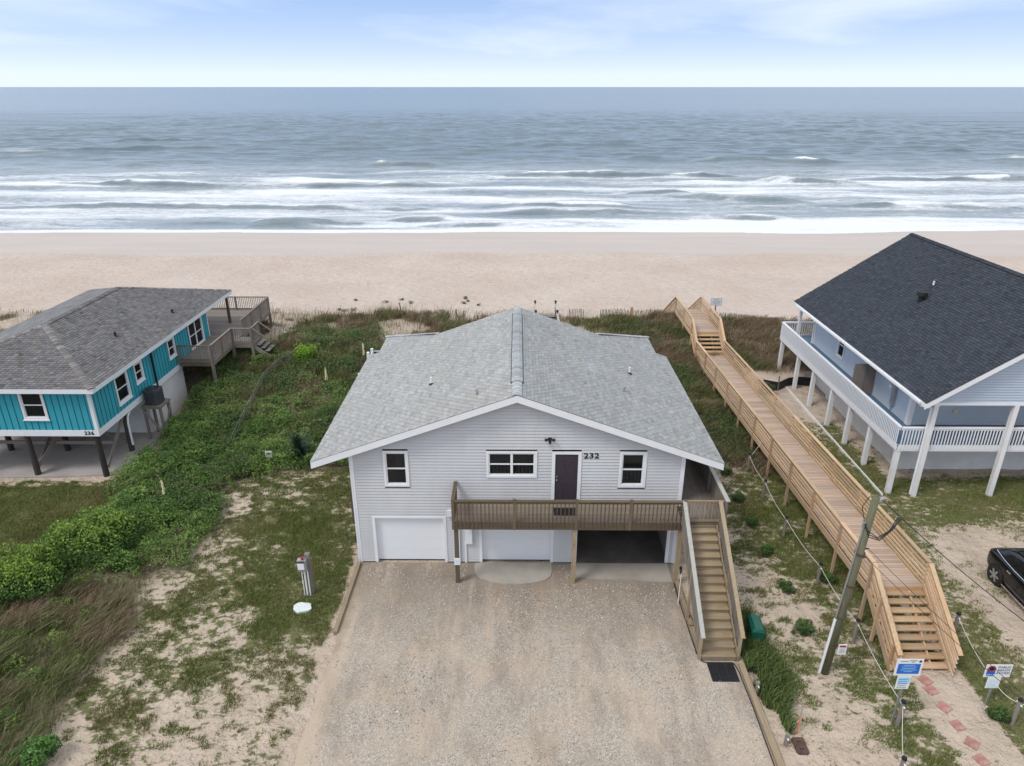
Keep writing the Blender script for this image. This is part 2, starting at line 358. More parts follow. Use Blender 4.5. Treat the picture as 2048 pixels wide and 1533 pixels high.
def window(parent, F, a0, a1, b0, b1, casing=0.09, units=1, room=None, sill=False, muntin=False):
    """white window: casing, frame, sash rails, panes, a dark room box behind"""
    wdw = MB(); c = casing
    F.box(wdw, a0, a1, b1 - c, b1, 0.018, 0.05); F.box(wdw, a0, a1, b0, b0 + c, 0.018, 0.052)
    F.box(wdw, a0, a0 + c, b0 + c, b1 - c, 0.018, 0.05); F.box(wdw, a1 - c, a1, b0 + c, b1 - c, 0.018, 0.05)
    if sill: F.box(wdw, a0 - 0.04, a1 + 0.04, b0 - 0.045, b0 - 0.002, 0.018, 0.085)
    o = wdw.build('window', M['white'], parent)
    ia0, ia1, ib0, ib1 = a0 + c, a1 - c, b0 + c, b1 - c
    step = (ia1 - ia0) / units
    for k in range(units):
        u0, u1 = ia0 + k * step, ia0 + (k + 1) * step
        s = 0.045; fb = MB()
        F.box(fb, u0, u1, ib1 - s, ib1, -0.05, 0.02); F.box(fb, u0, u1, ib0, ib0 + s, -0.05, 0.03)
        F.box(fb, u0, u0 + s, ib0 + s, ib1 - s, -0.05, 0.022); F.box(fb, u1 - s, u1, ib0 + s, ib1 - s, -0.05, 0.022)
        mid = (ib0 + ib1) / 2; F.box(fb, u0 + s, u1 - s, mid - 0.025, mid + 0.025, -0.045, 0.016)
        if muntin: F.box(fb, (u0 + u1) / 2 - 0.012, (u0 + u1) / 2 + 0.012, mid + 0.03, ib1 - s, -0.04, 0.006)
        fb.build('sash', M['white'], o)
        for lo, hi, d in ((ib0 + s, mid - 0.025, -0.03), (mid + 0.025, ib1 - s, -0.012)):
            F.box(MB(), 0, 1, 0, 1, 0, 1)
            pb = MB(); F.box(pb, u0 + s, u1 - s, lo, hi, d - 0.006, d); pb.build('pane', M['glass'], o)
    rb = MB(); dpt = 0.7                       # the room behind: five inner faces
    for q in ([(ia0, ib0, -dpt), (ia1, ib0, -dpt), (ia1, ib1, -dpt), (ia0, ib1, -dpt)], [(ia0, ib0, -dpt), (ia0, ib0, -0.06), (ia0, ib1, -0.06), (ia0, ib1, -dpt)],
              [(ia1, ib0, -dpt), (ia1, ib0, -0.06), (ia1, ib1, -0.06), (ia1, ib1, -dpt)], [(ia0, ib0, -dpt), (ia1, ib0, -dpt), (ia1, ib0, -0.06), (ia0, ib0, -0.06)],
              [(ia0, ib1, -dpt), (ia1, ib1, -dpt), (ia1, ib1, -0.06), (ia0, ib1, -0.06)]):
        rb.add([F.p(*t) for t in q], [(0, 1, 2, 3)])
    rb.build('room_lining', M['interior'], o)
    if room:
        for mat_, x0, x1, z0, z1, d in room:
            cb_ = MB(); F.box(cb_, ia0 + (ia1 - ia0) * x0, ia0 + (ia1 - ia0) * x1, ib0 + (ib1 - ib0) * z0, ib0 + (ib1 - ib0) * z1, d - 0.03, d); cb_.build('curtain' if mat_ == 'curtain' else 'room_panel', M[mat_], o)
    return o
# ------------------------------------------------------------------ shingles
def shingle_field(parent, mat, O, U, V, spans, vmax, base, var, tabw=0.31, expo=0.143, singles=0, seed=3, lap=1.12, tone=None):
    """tabs in courses on the plane O + U u + V v; spans(v) -> (u0, u1).  The tabs nearest the camera become objects of their own."""
    rng = np.random.default_rng(seed); U = Vector(U).normalized(); V = Vector(V).normalized(); Nn = U.cross(V).normalized(); O = Vector(O)
    if Nn.z < 0: Nn = -Nn
    tabs = []; v = 0.0; row = 0
    while v < vmax - 0.02:
        e = min(expo, vmax - v); sp_ = spans(v + e * 0.5)
        if sp_:
            u = sp_[0] - (tabw * 0.5 * (row % 2)) - rng.random() * 0.02
            while u < sp_[1] - 1e-3:
                a, b = max(u, sp_[0]), min(u + tabw - 0.018, sp_[1])
                if b - a > 0.03: tabs.append((a, b, v, e, abs(b - a - (tabw - 0.018)) < 1e-3 and abs(e - expo) < 1e-3))
                u += tabw
        v += expo; row += 1
    base = np.array(base)
    def tint():
        k = 1 + rng.normal(0, var); k2 = rng.normal(0, var * 0.25); return np.clip(base * k * np.array([1 + k2, 1, 1 - k2]), 0.005, 1)
    full = [i for i, t in enumerate(tabs) if t[4]]
    cpos = Vector((0, 0, CAM_H))
    full.sort(key=lambda i: (O + U * ((tabs[i][0] + tabs[i][1]) / 2) + V * tabs[i][2] - cpos).length)
    pick = set(full[:singles])
    def tabverts(a, b, v, e, lift):
        P = lambda u_, v_, n_: O + U * u_ + V * v_ + Nn * n_
        return [P(a, v, lift), P(b, v, lift), P(b, v + e * lap, 0.004), P(a, v + e * lap, 0.004), P(a, v, 0.0), P(b, v, 0.0)]
    TF = [(0, 1, 2, 3), (4, 5, 1, 0), (4, 0, 3), (5, 2, 1)]
    vs = []; fs = []; cs = []
    for i, (a, b, v_, e, fl) in enumerate(tabs):
        if i in pick: continue
        k = len(vs); vs += [tuple(p) for p in tabverts(a, b, v_, e, 0.020 + rng.random() * 0.010)]; fs += [tuple(j + k for j in f) for f in TF]
        c = tint(); cs += [c] * 6
    org = ROOT[parent.name]
    o = mk('shingle_courses', vs, fs, mat, parent, cols=np.array(cs), org=org); o['kind'] = 'stuff'
    if pick:
        R = Matrix((U, V, Nn)).transposed().to_4x4(); protos = []
        w_ = tabw - 0.018
        for k in range(14):
            me = bpy.data.meshes.new('shingle'); l = 0.020 + rng.random() * 0.010
            me.from_pydata([(0, 0, l), (w_, 0, l), (w_, expo * lap, 0.004), (0, expo * lap, 0.004), (0, 0, 0), (w_, 0, 0)], [], TF); me.update(); me.materials.append(mat)
            ca = me.color_attributes.new('Col', 'FLOAT_COLOR', 'POINT'); c = tint()
            ca.data.foreach_set('color', np.tile(np.append(c, 1.0), 6)); protos.append(me)
        for i in pick:
            a, b, v_, e, fl = tabs[i]; piece('shingle', protos[rng.integers(14)], parent, O + U * a + V * v_, mtx=R)
    return o
def caps(parent, name, p, q, w, base, var, drop, step=0.16, seed=5, mat=None):
    """ridge or hip cap shingles along p->q, folded over by 'drop' on each side; real tabs in one part"""
    rng = np.random.default_rng(seed); p = Vector(p); q = Vector(q); d = (q - p); L = d.length; d.normalize(); s_ = d.cross(Vector((0, 0, 1))).normalized(); up = s_.cross(d).normalized()
    vs = []; fs = []; cs = []; t = 0.0
    while t < L:
        e = min(step * 1.15, L - t); l = 0.028 + rng.random() * 0.012; b = len(vs)
        for tt, hh in ((t, l), (t + e, 0.012)):
            c = p + d * tt
            vs += [tuple(c - s_ * w + up * (hh - drop)), tuple(c - s_ * w * 0.35 + up * (hh - drop * 0.18)), tuple(c + s_ * w * 0.35 + up * (hh - drop * 0.18)), tuple(c + s_ * w + up * (hh - drop))]
        vs += [tuple(Vector(vs[b + i]) - up * l) for i in range(4)]
        fs += [(b + i, b + i + 1, b + 5 + i, b + 4 + i) for i in range(3)] + [(b + 8 + i, b + 9 + i, b + 1 + i, b + i) for i in range(3)]
        c = np.clip(np.array(base) * (1 + rng.normal(0, var)), 0.005, 1); cs += [c] * 12; t += step
    o = mk(name, vs, fs, mat or M['shingle'], parent, cols=np.array(cs), org=ROOT[parent.name]); o['kind'] = 'stuff'; return o
def slab(mb, pts, t):
    """polygon (list of points) thickened downwards by t"""
    n = len(pts); vs = [tuple(p) for p in pts] + [(p[0], p[1], p[2] - t) for p in pts]
    mb.add(vs, [tuple(range(n)), tuple(reversed(range(n, 2 * n)))] + [(i, n + i, n + (i + 1) % n, (i + 1) % n) for i in range(n)]); return mb
# ================================================================== terrain
def tz(x, y):
    x = np.asarray(x, float); y = np.asarray(y, float)
    k = sst(-6.5, -10.0, x) * (1 - sst(-18.0, -20.5, x) * (1 - sst(38, 41, y)))       # the hollow left of the grey house rises sooner
    start = 38.5 - 9.0 * k
    edge = 50.4 + 1.6 * (fbm(x, x * 0 + 3, 9.0, 5, 3) - 0.5)
    rise = sst(start, start + 11.5, y); top = 1.05 + 0.9 * (fbm(x, y, 6.0, 21, 3) - 0.5) + 0.35 * k
    fall = sst(edge, edge + 3.6, y)
    dune = rise * top
    beach = -1.15 - 0.0305 * np.clip(y - 54, 0, 41) - 0.062 * np.clip(y - 95, 0, 60) + 0.10 * (fbm(x, y, 14.0, 31, 2) - 0.5)
    z = dune * (1 - fall) + beach * fall
    mic = (fbm(x, y, 1.3, 77, 3) - 0.5) * 0.10
    flat = sst(-6.9, -6.2, x) * (1 - sst(7.4, 8.0, x)) * (1 - sst(36, 38, y))           # driveway and house pad
    flat = np.maximum(flat, (1 - sst(-18.9, -18.2, x)) * sst(27.6, 28.4, y) * (1 - sst(38, 40, y)))
    z = z + mic * (1 - flat) * (1 - 0.7 * fall) - 0.05 * flat * (1 - fall)
    return np.maximum(z, -6.5)
def tzs(x, y): return float(tz(np.array([x]), np.array([y]))[0])
# cover densities --------------------------------------------------
def d_tall(x, y):      # long dune grass
    n = fbm(x, y, 4.5, 41, 3)
    left_front = sst(-13.1, -13.9, x + 0.9 * (vn(x, y, 1.7, 3) - 0.5)) * (1 - sst(20.4, 22.2, y + 1.5 * (n - 0.5)))
    hill = sst(30.5, 34.0, y) * sst(-19.0, -18.2, x) * (1 - sst(-7.6, -6.8, x)) * (0.35 + 0.65 * sst(33, 39, y))
    rt_strip = sst(28.0, 31.5, y + 2.0 * (n - 0.5)) * sst(7.6, 8.6, x) * (1 - sst(13.0, 13.9, x))
    behind = sst(37.0, 40.0, y)
    r_bare = sst(13.5, 14.3, x) * (1 - sst(41.4, 43.6, y + 3.0 * (n - 0.5)))            # bare sand between boardwalk and blue house
    d = np.maximum(np.maximum(left_front, hill), np.maximum(rt_strip, behind)) * (1 - r_bare)
    d = d * (1 - sst(50.2, 51.6, y + 1.6 * (vn(x, y, 3.0, 9) - 0.5)))
    bare = sst(0.49, 0.60, fbm(x, y, 2.8, 57, 3)) * sst(42.0, 44.5, y) * (1 - sst(4.0, 8.0, x))   # sand blow-outs at the back of the dune
    return np.clip(d * (1 - 0.92 * bare), 0, 1)
def d_shrub(x, y):     # leafy low ground cover
    n = fbm(x, y, 3.0, 61, 3)
    edge = -13.2 + 1.4 * (vn(y, y * 0, 2.1, 8) - 0.5) + 1.9 * sst(28.3, 29.6, y) + 4.2 * sst(29.2, 30.2, y)
    a = (1 - sst(edge - 0.3, edge + 0.3, x)) * sst(20.6, 22.4, y + 1.6 * (n - 0.5)) * (1 - sst(33.0, 38.5, y + 5 * (n - 0.5)))
    leftlim = -18.3 + 0.25 * np.clip(28 - y, 0, 8) + 1.2 * (vn(x, y, 2.0, 15) - 0.5)
    a = a * sst(leftlim - 0.4, leftlim + 0.5, x)
    return np.clip(a, 0, 1)
def d_lawn(x, y):      # short grass in patches on sand
    n = fbm(x * 0.8, y, 1.3, 71, 3); big = fbm(x, y, 5.0, 75, 2)
    w_ = np.zeros_like(x)
    lw = (1 - sst(-6.6, -6.0, x)) * (1 - sst(30.0, 31.5, y))
    w_ = np.maximum(w_, lw * (0.52 + 0.13 * sst(-11.5, -8.0, x) * sst(17.5, 20.0, y)))
    w_ = np.maximum(w_, (1 - sst(-17.2, -18.4, x)) * 0 + (1 - sst(-18.0, -17.0, x)) * 0.85 * (1 - sst(27.5, 28.6, y)))
    w_ = np.maximum(w_, sst(7.3, 7.9, x) * (1 - sst(13.6, 14.2, x)) * (1 - sst(34.0, 37.0, y)) * (0.49 + 0.10 * sst(9.6, 11.3, x)))
    w_ = np.maximum(w_, sst(13.7, 14.2, x) * (1 - sst(34.0, 37.0, y)) * (0.60 - 0.26 * sst(15.9, 17.2, x) * (1 - sst(24.4, 25.6, y)) - 0.28 * sst(28.6, 29.4, y) * sst(17, 18, x)))
    path = sst(12.0, 12.5, x) * (1 - sst(13.6, 14.2, x)) * (1 - sst(17.0, 17.6, y))      # trodden path over the red pavers
    w_ = w_ * (1 - 0.55 * path)
    w_ = w_ + 0.20 * (big - 0.5) * (w_ > 0.05)
    d = np.clip(np.where(w_ > 0.14, w_ - 0.34 * (n - 0.5), 0), 0, 0.95)
    drive = sst(-6.25 - 0.25 * (vn(y, y * 0, 1.1, 4) - 0.3), -5.95, x) * (1 - sst(7.2, 7.35, x)) * (1 - sst(34, 36, y))
    slab_ = (1 - sst(-18.8, -18.5, x)) * sst(28.4, 28.7, y)
    return np.clip(d * (1 - drive) * (1 - slab_), 0, 1)

def axis(parts):
    a = []
    for s0, s1, st in parts: a.append(np.arange(s0, s1, st))
    return np.unique(np.concatenate(a + [np.array([parts[-1][1]])]))
gx = np.concatenate([-np.geomspace(4000, 45, 26), np.arange(-42, 36, 0.16), np.geomspace(38, 4000, 26)])
gy = np.concatenate([np.linspace(-400, 8, 20), np.arange(8.5, 57, 0.16), np.arange(57, 112, 0.5), np.linspace(113, 160, 12)])
XX, YY = np.meshgrid(gx, gy); ZZ = tz(XX, YY)
nx, ny = len(gx), len(gy)
V = np.stack([XX.ravel(), YY.ravel(), ZZ.ravel()], 1)
ii = np.arange(ny - 1)[:, None] * nx + np.arange(nx - 1)[None, :]
F = np.stack([ii.ravel(), ii.ravel() + 1, ii.ravel() + nx + 1, ii.ravel() + nx], 1)
lawn_v = d_lawn(XX, YY); tall_v = d_tall(XX, YY); shr_v = d_shrub(XX, YY)
wetline = 87.0 + 6.5 * (fbm(XX, YY * 0, 34.0, 91, 4) - 0.5) + 3.0 * (fbm(XX, YY, 9.0, 93, 3) - 0.5)
wet_v = sst(wetline - 1.2, wetline + 1.2, YY)
gcols = np.stack([lawn_v.ravel(), np.maximum(tall_v, shr_v).ravel(), wet_v.ravel()], 1)
def groundmat():
    m, n, p = newmat('sand_and_soil'); g = G(n)
    co = g.new('ShaderNodeTexCoord').outputs['Object']; a = g.new('ShaderNodeAttribute', attribute_name='Col')
    sx = g.new('ShaderNodeSeparateColor'); g.link(a.outputs[0], sx.inputs[0]); lawn, cover, wet = sx.outputs[0], sx.outputs[1], sx.outputs[2]
    sand = g.mix(g.ramp(g.noise(co, 0.12, 5, 0.6), 0.35, 0.65), (0.515, 0.415, 0.338, 1), (0.57, 0.48, 0.408, 1))
    sand = g.mix(g.math('MULTIPLY', g.ramp(g.noise(co, 3.2, 6, 0.7), 0.52, 0.72), 0.35), sand, (0.44, 0.33, 0.25, 1))
    sep = g.new('ShaderNodeSeparateXYZ'); g.link(co, sep.inputs[0])
    farb = g.ramp(g.math('DIVIDE', sep.outputs[1], 100.0), 0.50, 0.56)
    yard = g.mix(g.math('MULTIPLY', g.ramp(g.noise(co, 0.8, 5, 0.7), 0.42, 0.66), 0.45), g.mix(0.65, sand, (0.48, 0.385, 0.285, 1)), (0.33, 0.26, 0.18, 1))
    sand = g.mix(farb, yard, sand)
    litter = g.mix(g.ramp(g.noise(co, 5.0, 5, 0.7), 0.35, 0.65), (0.085, 0.068, 0.042, 1), (0.24, 0.19, 0.125, 1))
    green = g.mix(g.ramp(g.noise(co, 7.0, 4, 0.7), 0.3, 0.7), (0.062, 0.076, 0.020, 1), (0.155, 0.15, 0.055, 1))
    lf = g.ramp(g.math('SUBTRACT', g.math('ADD', lawn, g.noise(g.map(co, (0.75, 1, 1)), 4.6, 4, 0.62)), 1.0), -0.03, 0.10)
    col = g.mix(g.math('MULTIPLY', lf, 0.92), sand, green)
    col = g.mix(g.math('MULTIPLY', cover, g.ramp(g.noise(co, 3.0, 5, 0.7), 0.18, 0.42)), col, litter)
    wetc = g.mix(g.ramp(g.noise(g.map(co, (0.05, 0.25, 1)), 1.0, 5), 0.35, 0.7), (0.46, 0.405, 0.36, 1), (0.52, 0.445, 0.38, 1))
    col = g.mix(wet, col, wetc)
    # dark shell and weed line at the last tide mark
    mot = g.noise(g.map(co, (1, 1.3, 1)), 1.3, 6, 0.75); col = g.mix(g.math('MULTIPLY', g.math('MULTIPLY', g.ramp(mot, 0.48, 0.66), farb), g.math('SUBTRACT', 0.42, g.math('MULTIPLY', wet, 0.3))), col, (0.36, 0.275, 0.215, 1))
    tide = g.math('MULTIPLY', g.ramp(g.noise(g.map(co, (0.5, 2.2, 1)), 1.6, 6, 0.8), 0.60, 0.72), g.math('MULTIPLY', g.math('MULTIPLY', wet, g.math('SUBTRACT', 1.0, wet)), 3.4))
    col = g.mix(g.math('MULTIPLY', tide, 0.7, True), col, (0.16, 0.12, 0.09, 1))
    g.link(col, p.inputs['Base Color'])
    g.link(g.math('SUBTRACT', 0.95, g.math('MULTIPLY', wet, 0.35)), p.inputs['Roughness']); p.inputs['Specular IOR Level'].default_value = 0.25
    foot = g.noise(g.map(co, (1, 1.15, 1)), 1.5, 5, 0.62); fine = g.noise(co, 14.0, 3)
    hsum = g.math('ADD', g.math('MULTIPLY', foot, g.math('SUBTRACT', 1.0, g.math('MULTIPLY', wet, 0.93))), g.math('MULTIPLY', fine, 0.12))
    g.bump(hsum, 1.0, 0.38, p)
    return m
ground = fastmesh('sand_ground', V, F, groundmat(), gcols, True); tag(ground, kind='structure')

# ================================================================== ocean
SEA = -3.0
ox = np.concatenate([-np.geomspace(45000, 262, 34), np.arange(-260, 260, 1.1), np.geomspace(262, 45000, 34)])
oy = np.concatenate([np.arange(99, 300, 0.5), np.geomspace(300, 900, 220), np.geomspace(910, 60000, 60)])
OX, OY = np.meshgrid(ox, oy); OZ = np.full_like(OX, SEA); FO = np.zeros_like(OX); FACE = np.zeros_like(OX)
shore = 105.6 + 1.5 * (fbm(OX, OX * 0, 22.0, 101, 3) - 0.5) * 2 + 3.2 * sst(45, 66, OX) - 1.0 * sst(-20, -60, OX)
# every crest read off the photo: left px, right px, row px, height (m), breaking (0..1), foam trail length (m), slant (px)
CREST = [(10, 470, 303, 1.15, 0.15, 3, -6), (180, 470, 285, 0.8, 0.0, 0, -4), (735, 880, 331, 1.35, 0.55, 6, 0), (230, 430, 331, 0.7, 0.0, 0, 2), (-60, 980, 368, 0.75, 1.0, 13, 4),
         (940, 1560, 356, 0.85, 1.0, 10, -2), (1400, 1680, 323, 1.15, 0.25, 4, 2), (1040, 1260, 292, 0.85, 0.0, 0, 2), (1500, 1730, 361, 1.1, 0.0, 0, 10), (1690, 2120, 358, 0.7, 0.9, 8, 2),
         (1330, 1620, 393, 0.85, 0.2, 4, 16), (1240, 1380, 386, 0.6, 1.0, 6, 0), (1590, 2120, 409, 0.5, 0.9, 8, 2), (-60, 1000, 418, 0.5, 0.6, 7, -4), (960, 1330, 412, 0.5, 0.7, 7, 6),
         (520, 660, 447, 0.55, 0.1, 2, 0), (800, 900, 438, 0.5, 0.0, 0, 0), (-60, 140, 445, 0.5, 0.1, 2, 4), (1000, 1360, 426, 0.6, 0.1, 2, -3), (1380, 1580, 438, 0.6, 0.2, 2, 4),
         (1990, 2120, 322, 1.0, 0.0, 0, 0), (1260, 1320, 318, 0.8, 0.0, 0, 0), (640, 700, 300, 0.6, 0.0, 0, 0), (1840, 1940, 303, 0.7, 0.0, 0, 0), (300, 800, 454, 0.35, 0.7, 3, -3), (840, 1240, 455, 0.3, 0.8, 3, 2)]
def crest(xa, xb, yc, yb, h, brk, trail, seed):
    L = xb - xa; env = sst(xa - 0.06 * L - 2, xa + 0.25 * L, OX) * (1 - sst(xb - 0.25 * L, xb + 0.06 * L + 2, OX))
    t = np.clip((OX - xa) / max(L, 1), 0, 1)
    yy = yc + (yb - yc) * t + 2.6 * (fbm(OX, OX * 0, 16.0, seed, 3) - 0.5) + 5.0 * (vn(OX, OX * 0, 60.0, seed + 3) - 0.5)
    s_ = OY - yy; env = env * np.clip(0.05 + 1.45 * fbm(OX, OX * 0, 11.0, seed + 5, 3), 0, 1.3)
    prof = np.where(s_ < 0, np.exp(-(s_ / 1.5) ** 2), np.exp(-(s_ / 4.5) ** 2))
    dz = h * env * prof
    np.maximum(FACE, np.clip(env * 1.2, 0, 1) * np.exp(-((s_ + 1.3) / 0.8) ** 2) * min(1.0, 0.35 + h) * sst(0.30, 0.62, fbm(OX * 0.5, OY, 5.0, seed + 15, 2)), out=FACE)
    f = np.zeros_like(OX)
    if brk > 0:
        patch = sst(0.62 - 0.62 * brk, 0.78 - 0.5 * brk, vn(OX, OX * 0, 13.0, seed + 7))
        f = env * patch * (0.62 + 0.5 * fbm(OX * 0.5, OY, 2.2, seed + 9, 2)) * np.where(s_ < 0.9, np.exp(-np.clip(-s_ - 0.8, 0, None) / 0.5) * sst(1.6, 0.2, s_), sst(trail * 1.6 + 1, 0.5, s_) * 0.85)
    lump = (vn(OX, OY, 1.6, seed + 11) - 0.4) * 0.5 * np.clip(f, 0, 1) * h
    return dz * 1.35 + lump, np.clip(f * 1.2, 0, 0.86)
for k, (pa, pb, pr, h, brk, tr, sl_) in enumerate(CREST):
    A_ = atz(pa, pr, SEA); B_ = atz(pb, pr + sl_, SEA)
    dz, f = crest(A_[0], B_[0], A_[1], B_[1], h, brk, tr, 300 + k * 13)
    OZ = OZ + dz; FO = np.maximum(FO, f)
rw = np.random.default_rng(5)
fade = sst(106, 122, OY)
# the breaking swells go on outside the picture
for k in range(26):
    side = -1 if k % 2 else 1; xa = side * (150 + rw.random() * 90) - 40; L = 60 + rw.random() * 60; yc = 112 + rw.random() * 130
    dz, f = crest(xa, xa + L, yc, yc + rw.normal(0, 3), 0.4 + rw.random() * 0.6, rw.random(), 4 + rw.random() * 8, 900 + k * 11)
    OZ = OZ + dz; FO = np.maximum(FO, f)
chop = (fbm(OX * 0.5, OY, 4.2, 141, 2) - 0.5) * 0.7 + (fbm(OX * 0.42, OY, 9.0, 151, 3) - 0.5) * 1.35
OZ = OZ + chop * fade * np.clip(OY / 200, 0.4, 1.5) * (1 - sst(300, 900, OY))
surf = sst(235, 165, OY) * (0.31 + 1.0 * fbm(OX * 0.11, OY, 5.0, 161, 4)) + 0.06 * sst(122, 108, OY)
FO = np.clip(np.maximum(FO, surf * 0.86), 0, 1)
FO = FO * (1 - 0.95 * FACE)
wash = sst(2.6, 0.2, np.abs(OY - shore - 1.0))
FO = np.maximum(FO, np.clip(wash * 1.4, 0, 1))
OZ = np.where(OY < shore + 6, SEA + (OZ - SEA) * sst(0, 6, OY - shore), OZ)
# the thin sheet of water ends at the wash line: the surface dips under the sand on the landward side
OZ = np.where(OY < shore, SEA - 0.35 * sst(0, 1.2, shore - OY), OZ)
dy_ = tz(OX[:60], OY[:60]); near = OY[:60]
OZ[:60] = np.where(near >= shore[:60], np.maximum(OZ[:60], dy_ + 0.03), np.minimum(OZ[:60], dy_ - 0.10))
nx, ny = len(ox), len(oy); V = np.stack([OX.ravel(), OY.ravel(), OZ.ravel()], 1)
ii = np.arange(ny - 1)[:, None] * nx + np.arange(nx - 1)[None, :]
F = np.stack([ii.ravel(), ii.ravel() + 1, ii.ravel() + nx + 1, ii.ravel() + nx], 1)
def seamat():
    m, n, p = newmat('sea_water'); g = G(n)
    co = g.new('ShaderNodeTexCoord').outputs['Object']; f = g.new('ShaderNodeAttribute', attribute_name='Col')
    sx = g.new('ShaderNodeSeparateColor'); g.link(f.outputs[0], sx.inputs[0]); fo = sx.outputs[0]
    nf = g.noise(g.map(co, (0.22, 0.62, 0.6)), 1.7, 8, 0.74, 0.6); nf2 = g.noise(g.map(co, (0.5, 0.8, 1)), 3.2, 6, 0.75, 0.8)
    nn = g.math('ADD', g.math('MULTIPLY', nf, 0.62), g.math('MULTIPLY', nf2, 0.38))
    fac = g.ramp(g.math('SUBTRACT', g.math('ADD', fo, nn), 1.0), -0.0, 0.34)
    haze = g.math('MULTIPLY', g.math('MULTIPLY', fo, 0.50), g.ramp(nf, 0.25, 0.6)); fac = g.math('MAXIMUM', fac, haze)
    p.inputs['Base Color'].default_value = (0.13, 0.175, 0.195, 1)
    p.inputs['Roughness'].default_value = 0.22; p.inputs['IOR'].default_value = 1.333; p.inputs['Specular IOR Level'].default_value = 0.5
    w1 = g.noise(g.map(co, (0.35, 0.95, 1)), 0.55, 4, 0.6, 0.4); w2 = g.noise(g.map(co, (0.6, 1.3, 1)), 2.0, 3, 0.6)
    w3 = g.noise(g.map(co, (0.06, 0.17, 1)), 0.9, 4, 0.55); w4 = g.noise(g.map(co, (0.014, 0.05, 1)), 1.0, 5, 0.6); w5 = g.noise(g.map(co, (0.004, 0.016, 1)), 1.0, 6, 0.7)
    g.bump(g.math('ADD', g.math('ADD', g.math('MULTIPLY', w1, 0.34), g.math('MULTIPLY', w2, 0.08)), g.math('ADD', g.math('MULTIPLY', w3, 1.25), g.math('ADD', g.math('MULTIPLY', w4, 3.0), g.math('MULTIPLY', w5, 8.0)))), 0.5, 0.75, p)
    d = g.new('ShaderNodeBsdfPrincipled'); d.inputs['Base Color'].default_value = (0.74, 0.75, 0.75, 1); d.inputs['Roughness'].default_value = 0.85; g.bump(nn, 0.8, 0.5, d)
    ms = g.new('ShaderNodeMixShader'); g.link(fac, ms.inputs[0]); g.link(p.outputs[0], ms.inputs[1]); g.link(d.outputs[0], ms.inputs[2])
    o = [x for x in n.nodes if x.type == 'OUTPUT_MATERIAL'][0]; g.link(ms.outputs[0], o.inputs[0])
    return m
sea = fastmesh('ocean_water', V, F, seamat(), np.repeat(FO.ravel()[:, None], 3, 1), True); tag(sea, kind='structure')

# ================================================================== driveway, slabs, timbers
def gravelmat():
    m, n, p = newmat('gravel_on_sand'); g = G(n); co = g.new('ShaderNodeTexCoord').outputs['Object']
    vo = g.new('ShaderNodeTexVoronoi'); vo.inputs['Scale'].default_value = 30; g.link(co, vo.inputs['Vector'])
    stone = g.ramp(vo.outputs['Color'], 0.15, 0.95, (0.205, 0.178, 0.145, 1), (0.49, 0.435, 0.36, 1))
    sp_ = g.noise(co, 36.0, 2); stone = g.mix(g.ramp(sp_, 0.62, 0.68), stone, (0.72, 0.70, 0.67, 1)); stone = g.mix(g.ramp(sp_, 0.30, 0.36, (1, 1, 1, 1), (0, 0, 0, 1)), stone, (0.13, 0.12, 0.11, 1))
    sand = g.mix(g.noise(co, 2.0, 4), (0.48, 0.37, 0.265, 1), (0.43, 0.345, 0.26, 1))
    s_ = g.noise(co, 0.55, 5, 0.62); sep = g.new('ShaderNodeSeparateXYZ'); g.link(co, sep.inputs[0])
    # two wheel tracks of bare sand leading to the middle garage door
    def track(xc):
        dx = g.math('ABSOLUTE', g.math('SUBTRACT', sep.outputs[0], xc)); wob = g.math('MULTIPLY', g.noise(co, 2.2, 3), 0.12)
        return g.math('MULTIPLY', g.ramp(g.math('ADD', dx, wob), 0.20, 0.30, (1, 1, 1, 1), (0, 0, 0, 1)), g.ramp(g.math('DIVIDE', sep.outputs[1], 30.0), 0.655, 0.675))
    tr = g.math('MAXIMUM', track(-0.68), track(0.92))
    rel = g.math('ADD', g.ramp(s_, 0.45, 0.70), 0.0); fac = g.math('ADD', g.math('MULTIPLY', rel, 0.60), g.math('MULTIPLY', g.ramp(g.noise(co, 30, 3, 0.8), 0.40, 0.60), 0.42), True)
    edge = g.ramp(g.math('ADD', g.math('MULTIPLY', sep.outputs[0], -0.1), g.math('MULTIPLY', g.noise(co, 1.3, 4), 0.05)), 0.555, 0.60)
    fac = g.math('MAXIMUM', fac, g.math('MULTIPLY', edge, 0.85))
    col = g.mix(fac, stone, sand); col = g.mix(g.math('MULTIPLY', tr, 0.9), col, (0.45, 0.335, 0.235, 1))
    dark_gravel_shade = g.math('MULTIPLY', g.ramp(g.math('ADD', g.math('DIVIDE', sep.outputs[1], 30.0), g.math('MULTIPLY', g.noise(co, 0.6, 4), 0.12)), 0.65, 0.78), 0.68)   # darker gravel by the garage doors, with some balcony shade painted in
    col = g.mix(dark_gravel_shade, col, (0.19, 0.155, 0.12, 1))
    tyre = g.ramp(g.noise(g.map(co, (2.6, 0.10, 1)), 1.0, 4, 0.6), 0.50, 0.64); col = g.mix(g.math('MULTIPLY', g.math('MULTIPLY', tyre, g.ramp(g.noise(co, 0.35, 3), 0.42, 0.58)), 0.55), col, (0.47, 0.375, 0.28, 1))
    st = g.math('MULTIPLY', g.ramp(g.noise(g.map(co, (1.3, 0.5, 1)), 0.8, 5, 0.65), 0.47, 0.70), 0.55); col = g.mix(st, col, (0.19, 0.15, 0.115, 1))
    g.link(col, p.inputs['Base Color']); p.inputs['Roughness'].default_value = 0.95; p.inputs['Specular IOR Level'].default_value = 0.2
    g.bump(vo.outputs['Distance'], 0.5, 0.02, p)
    return m
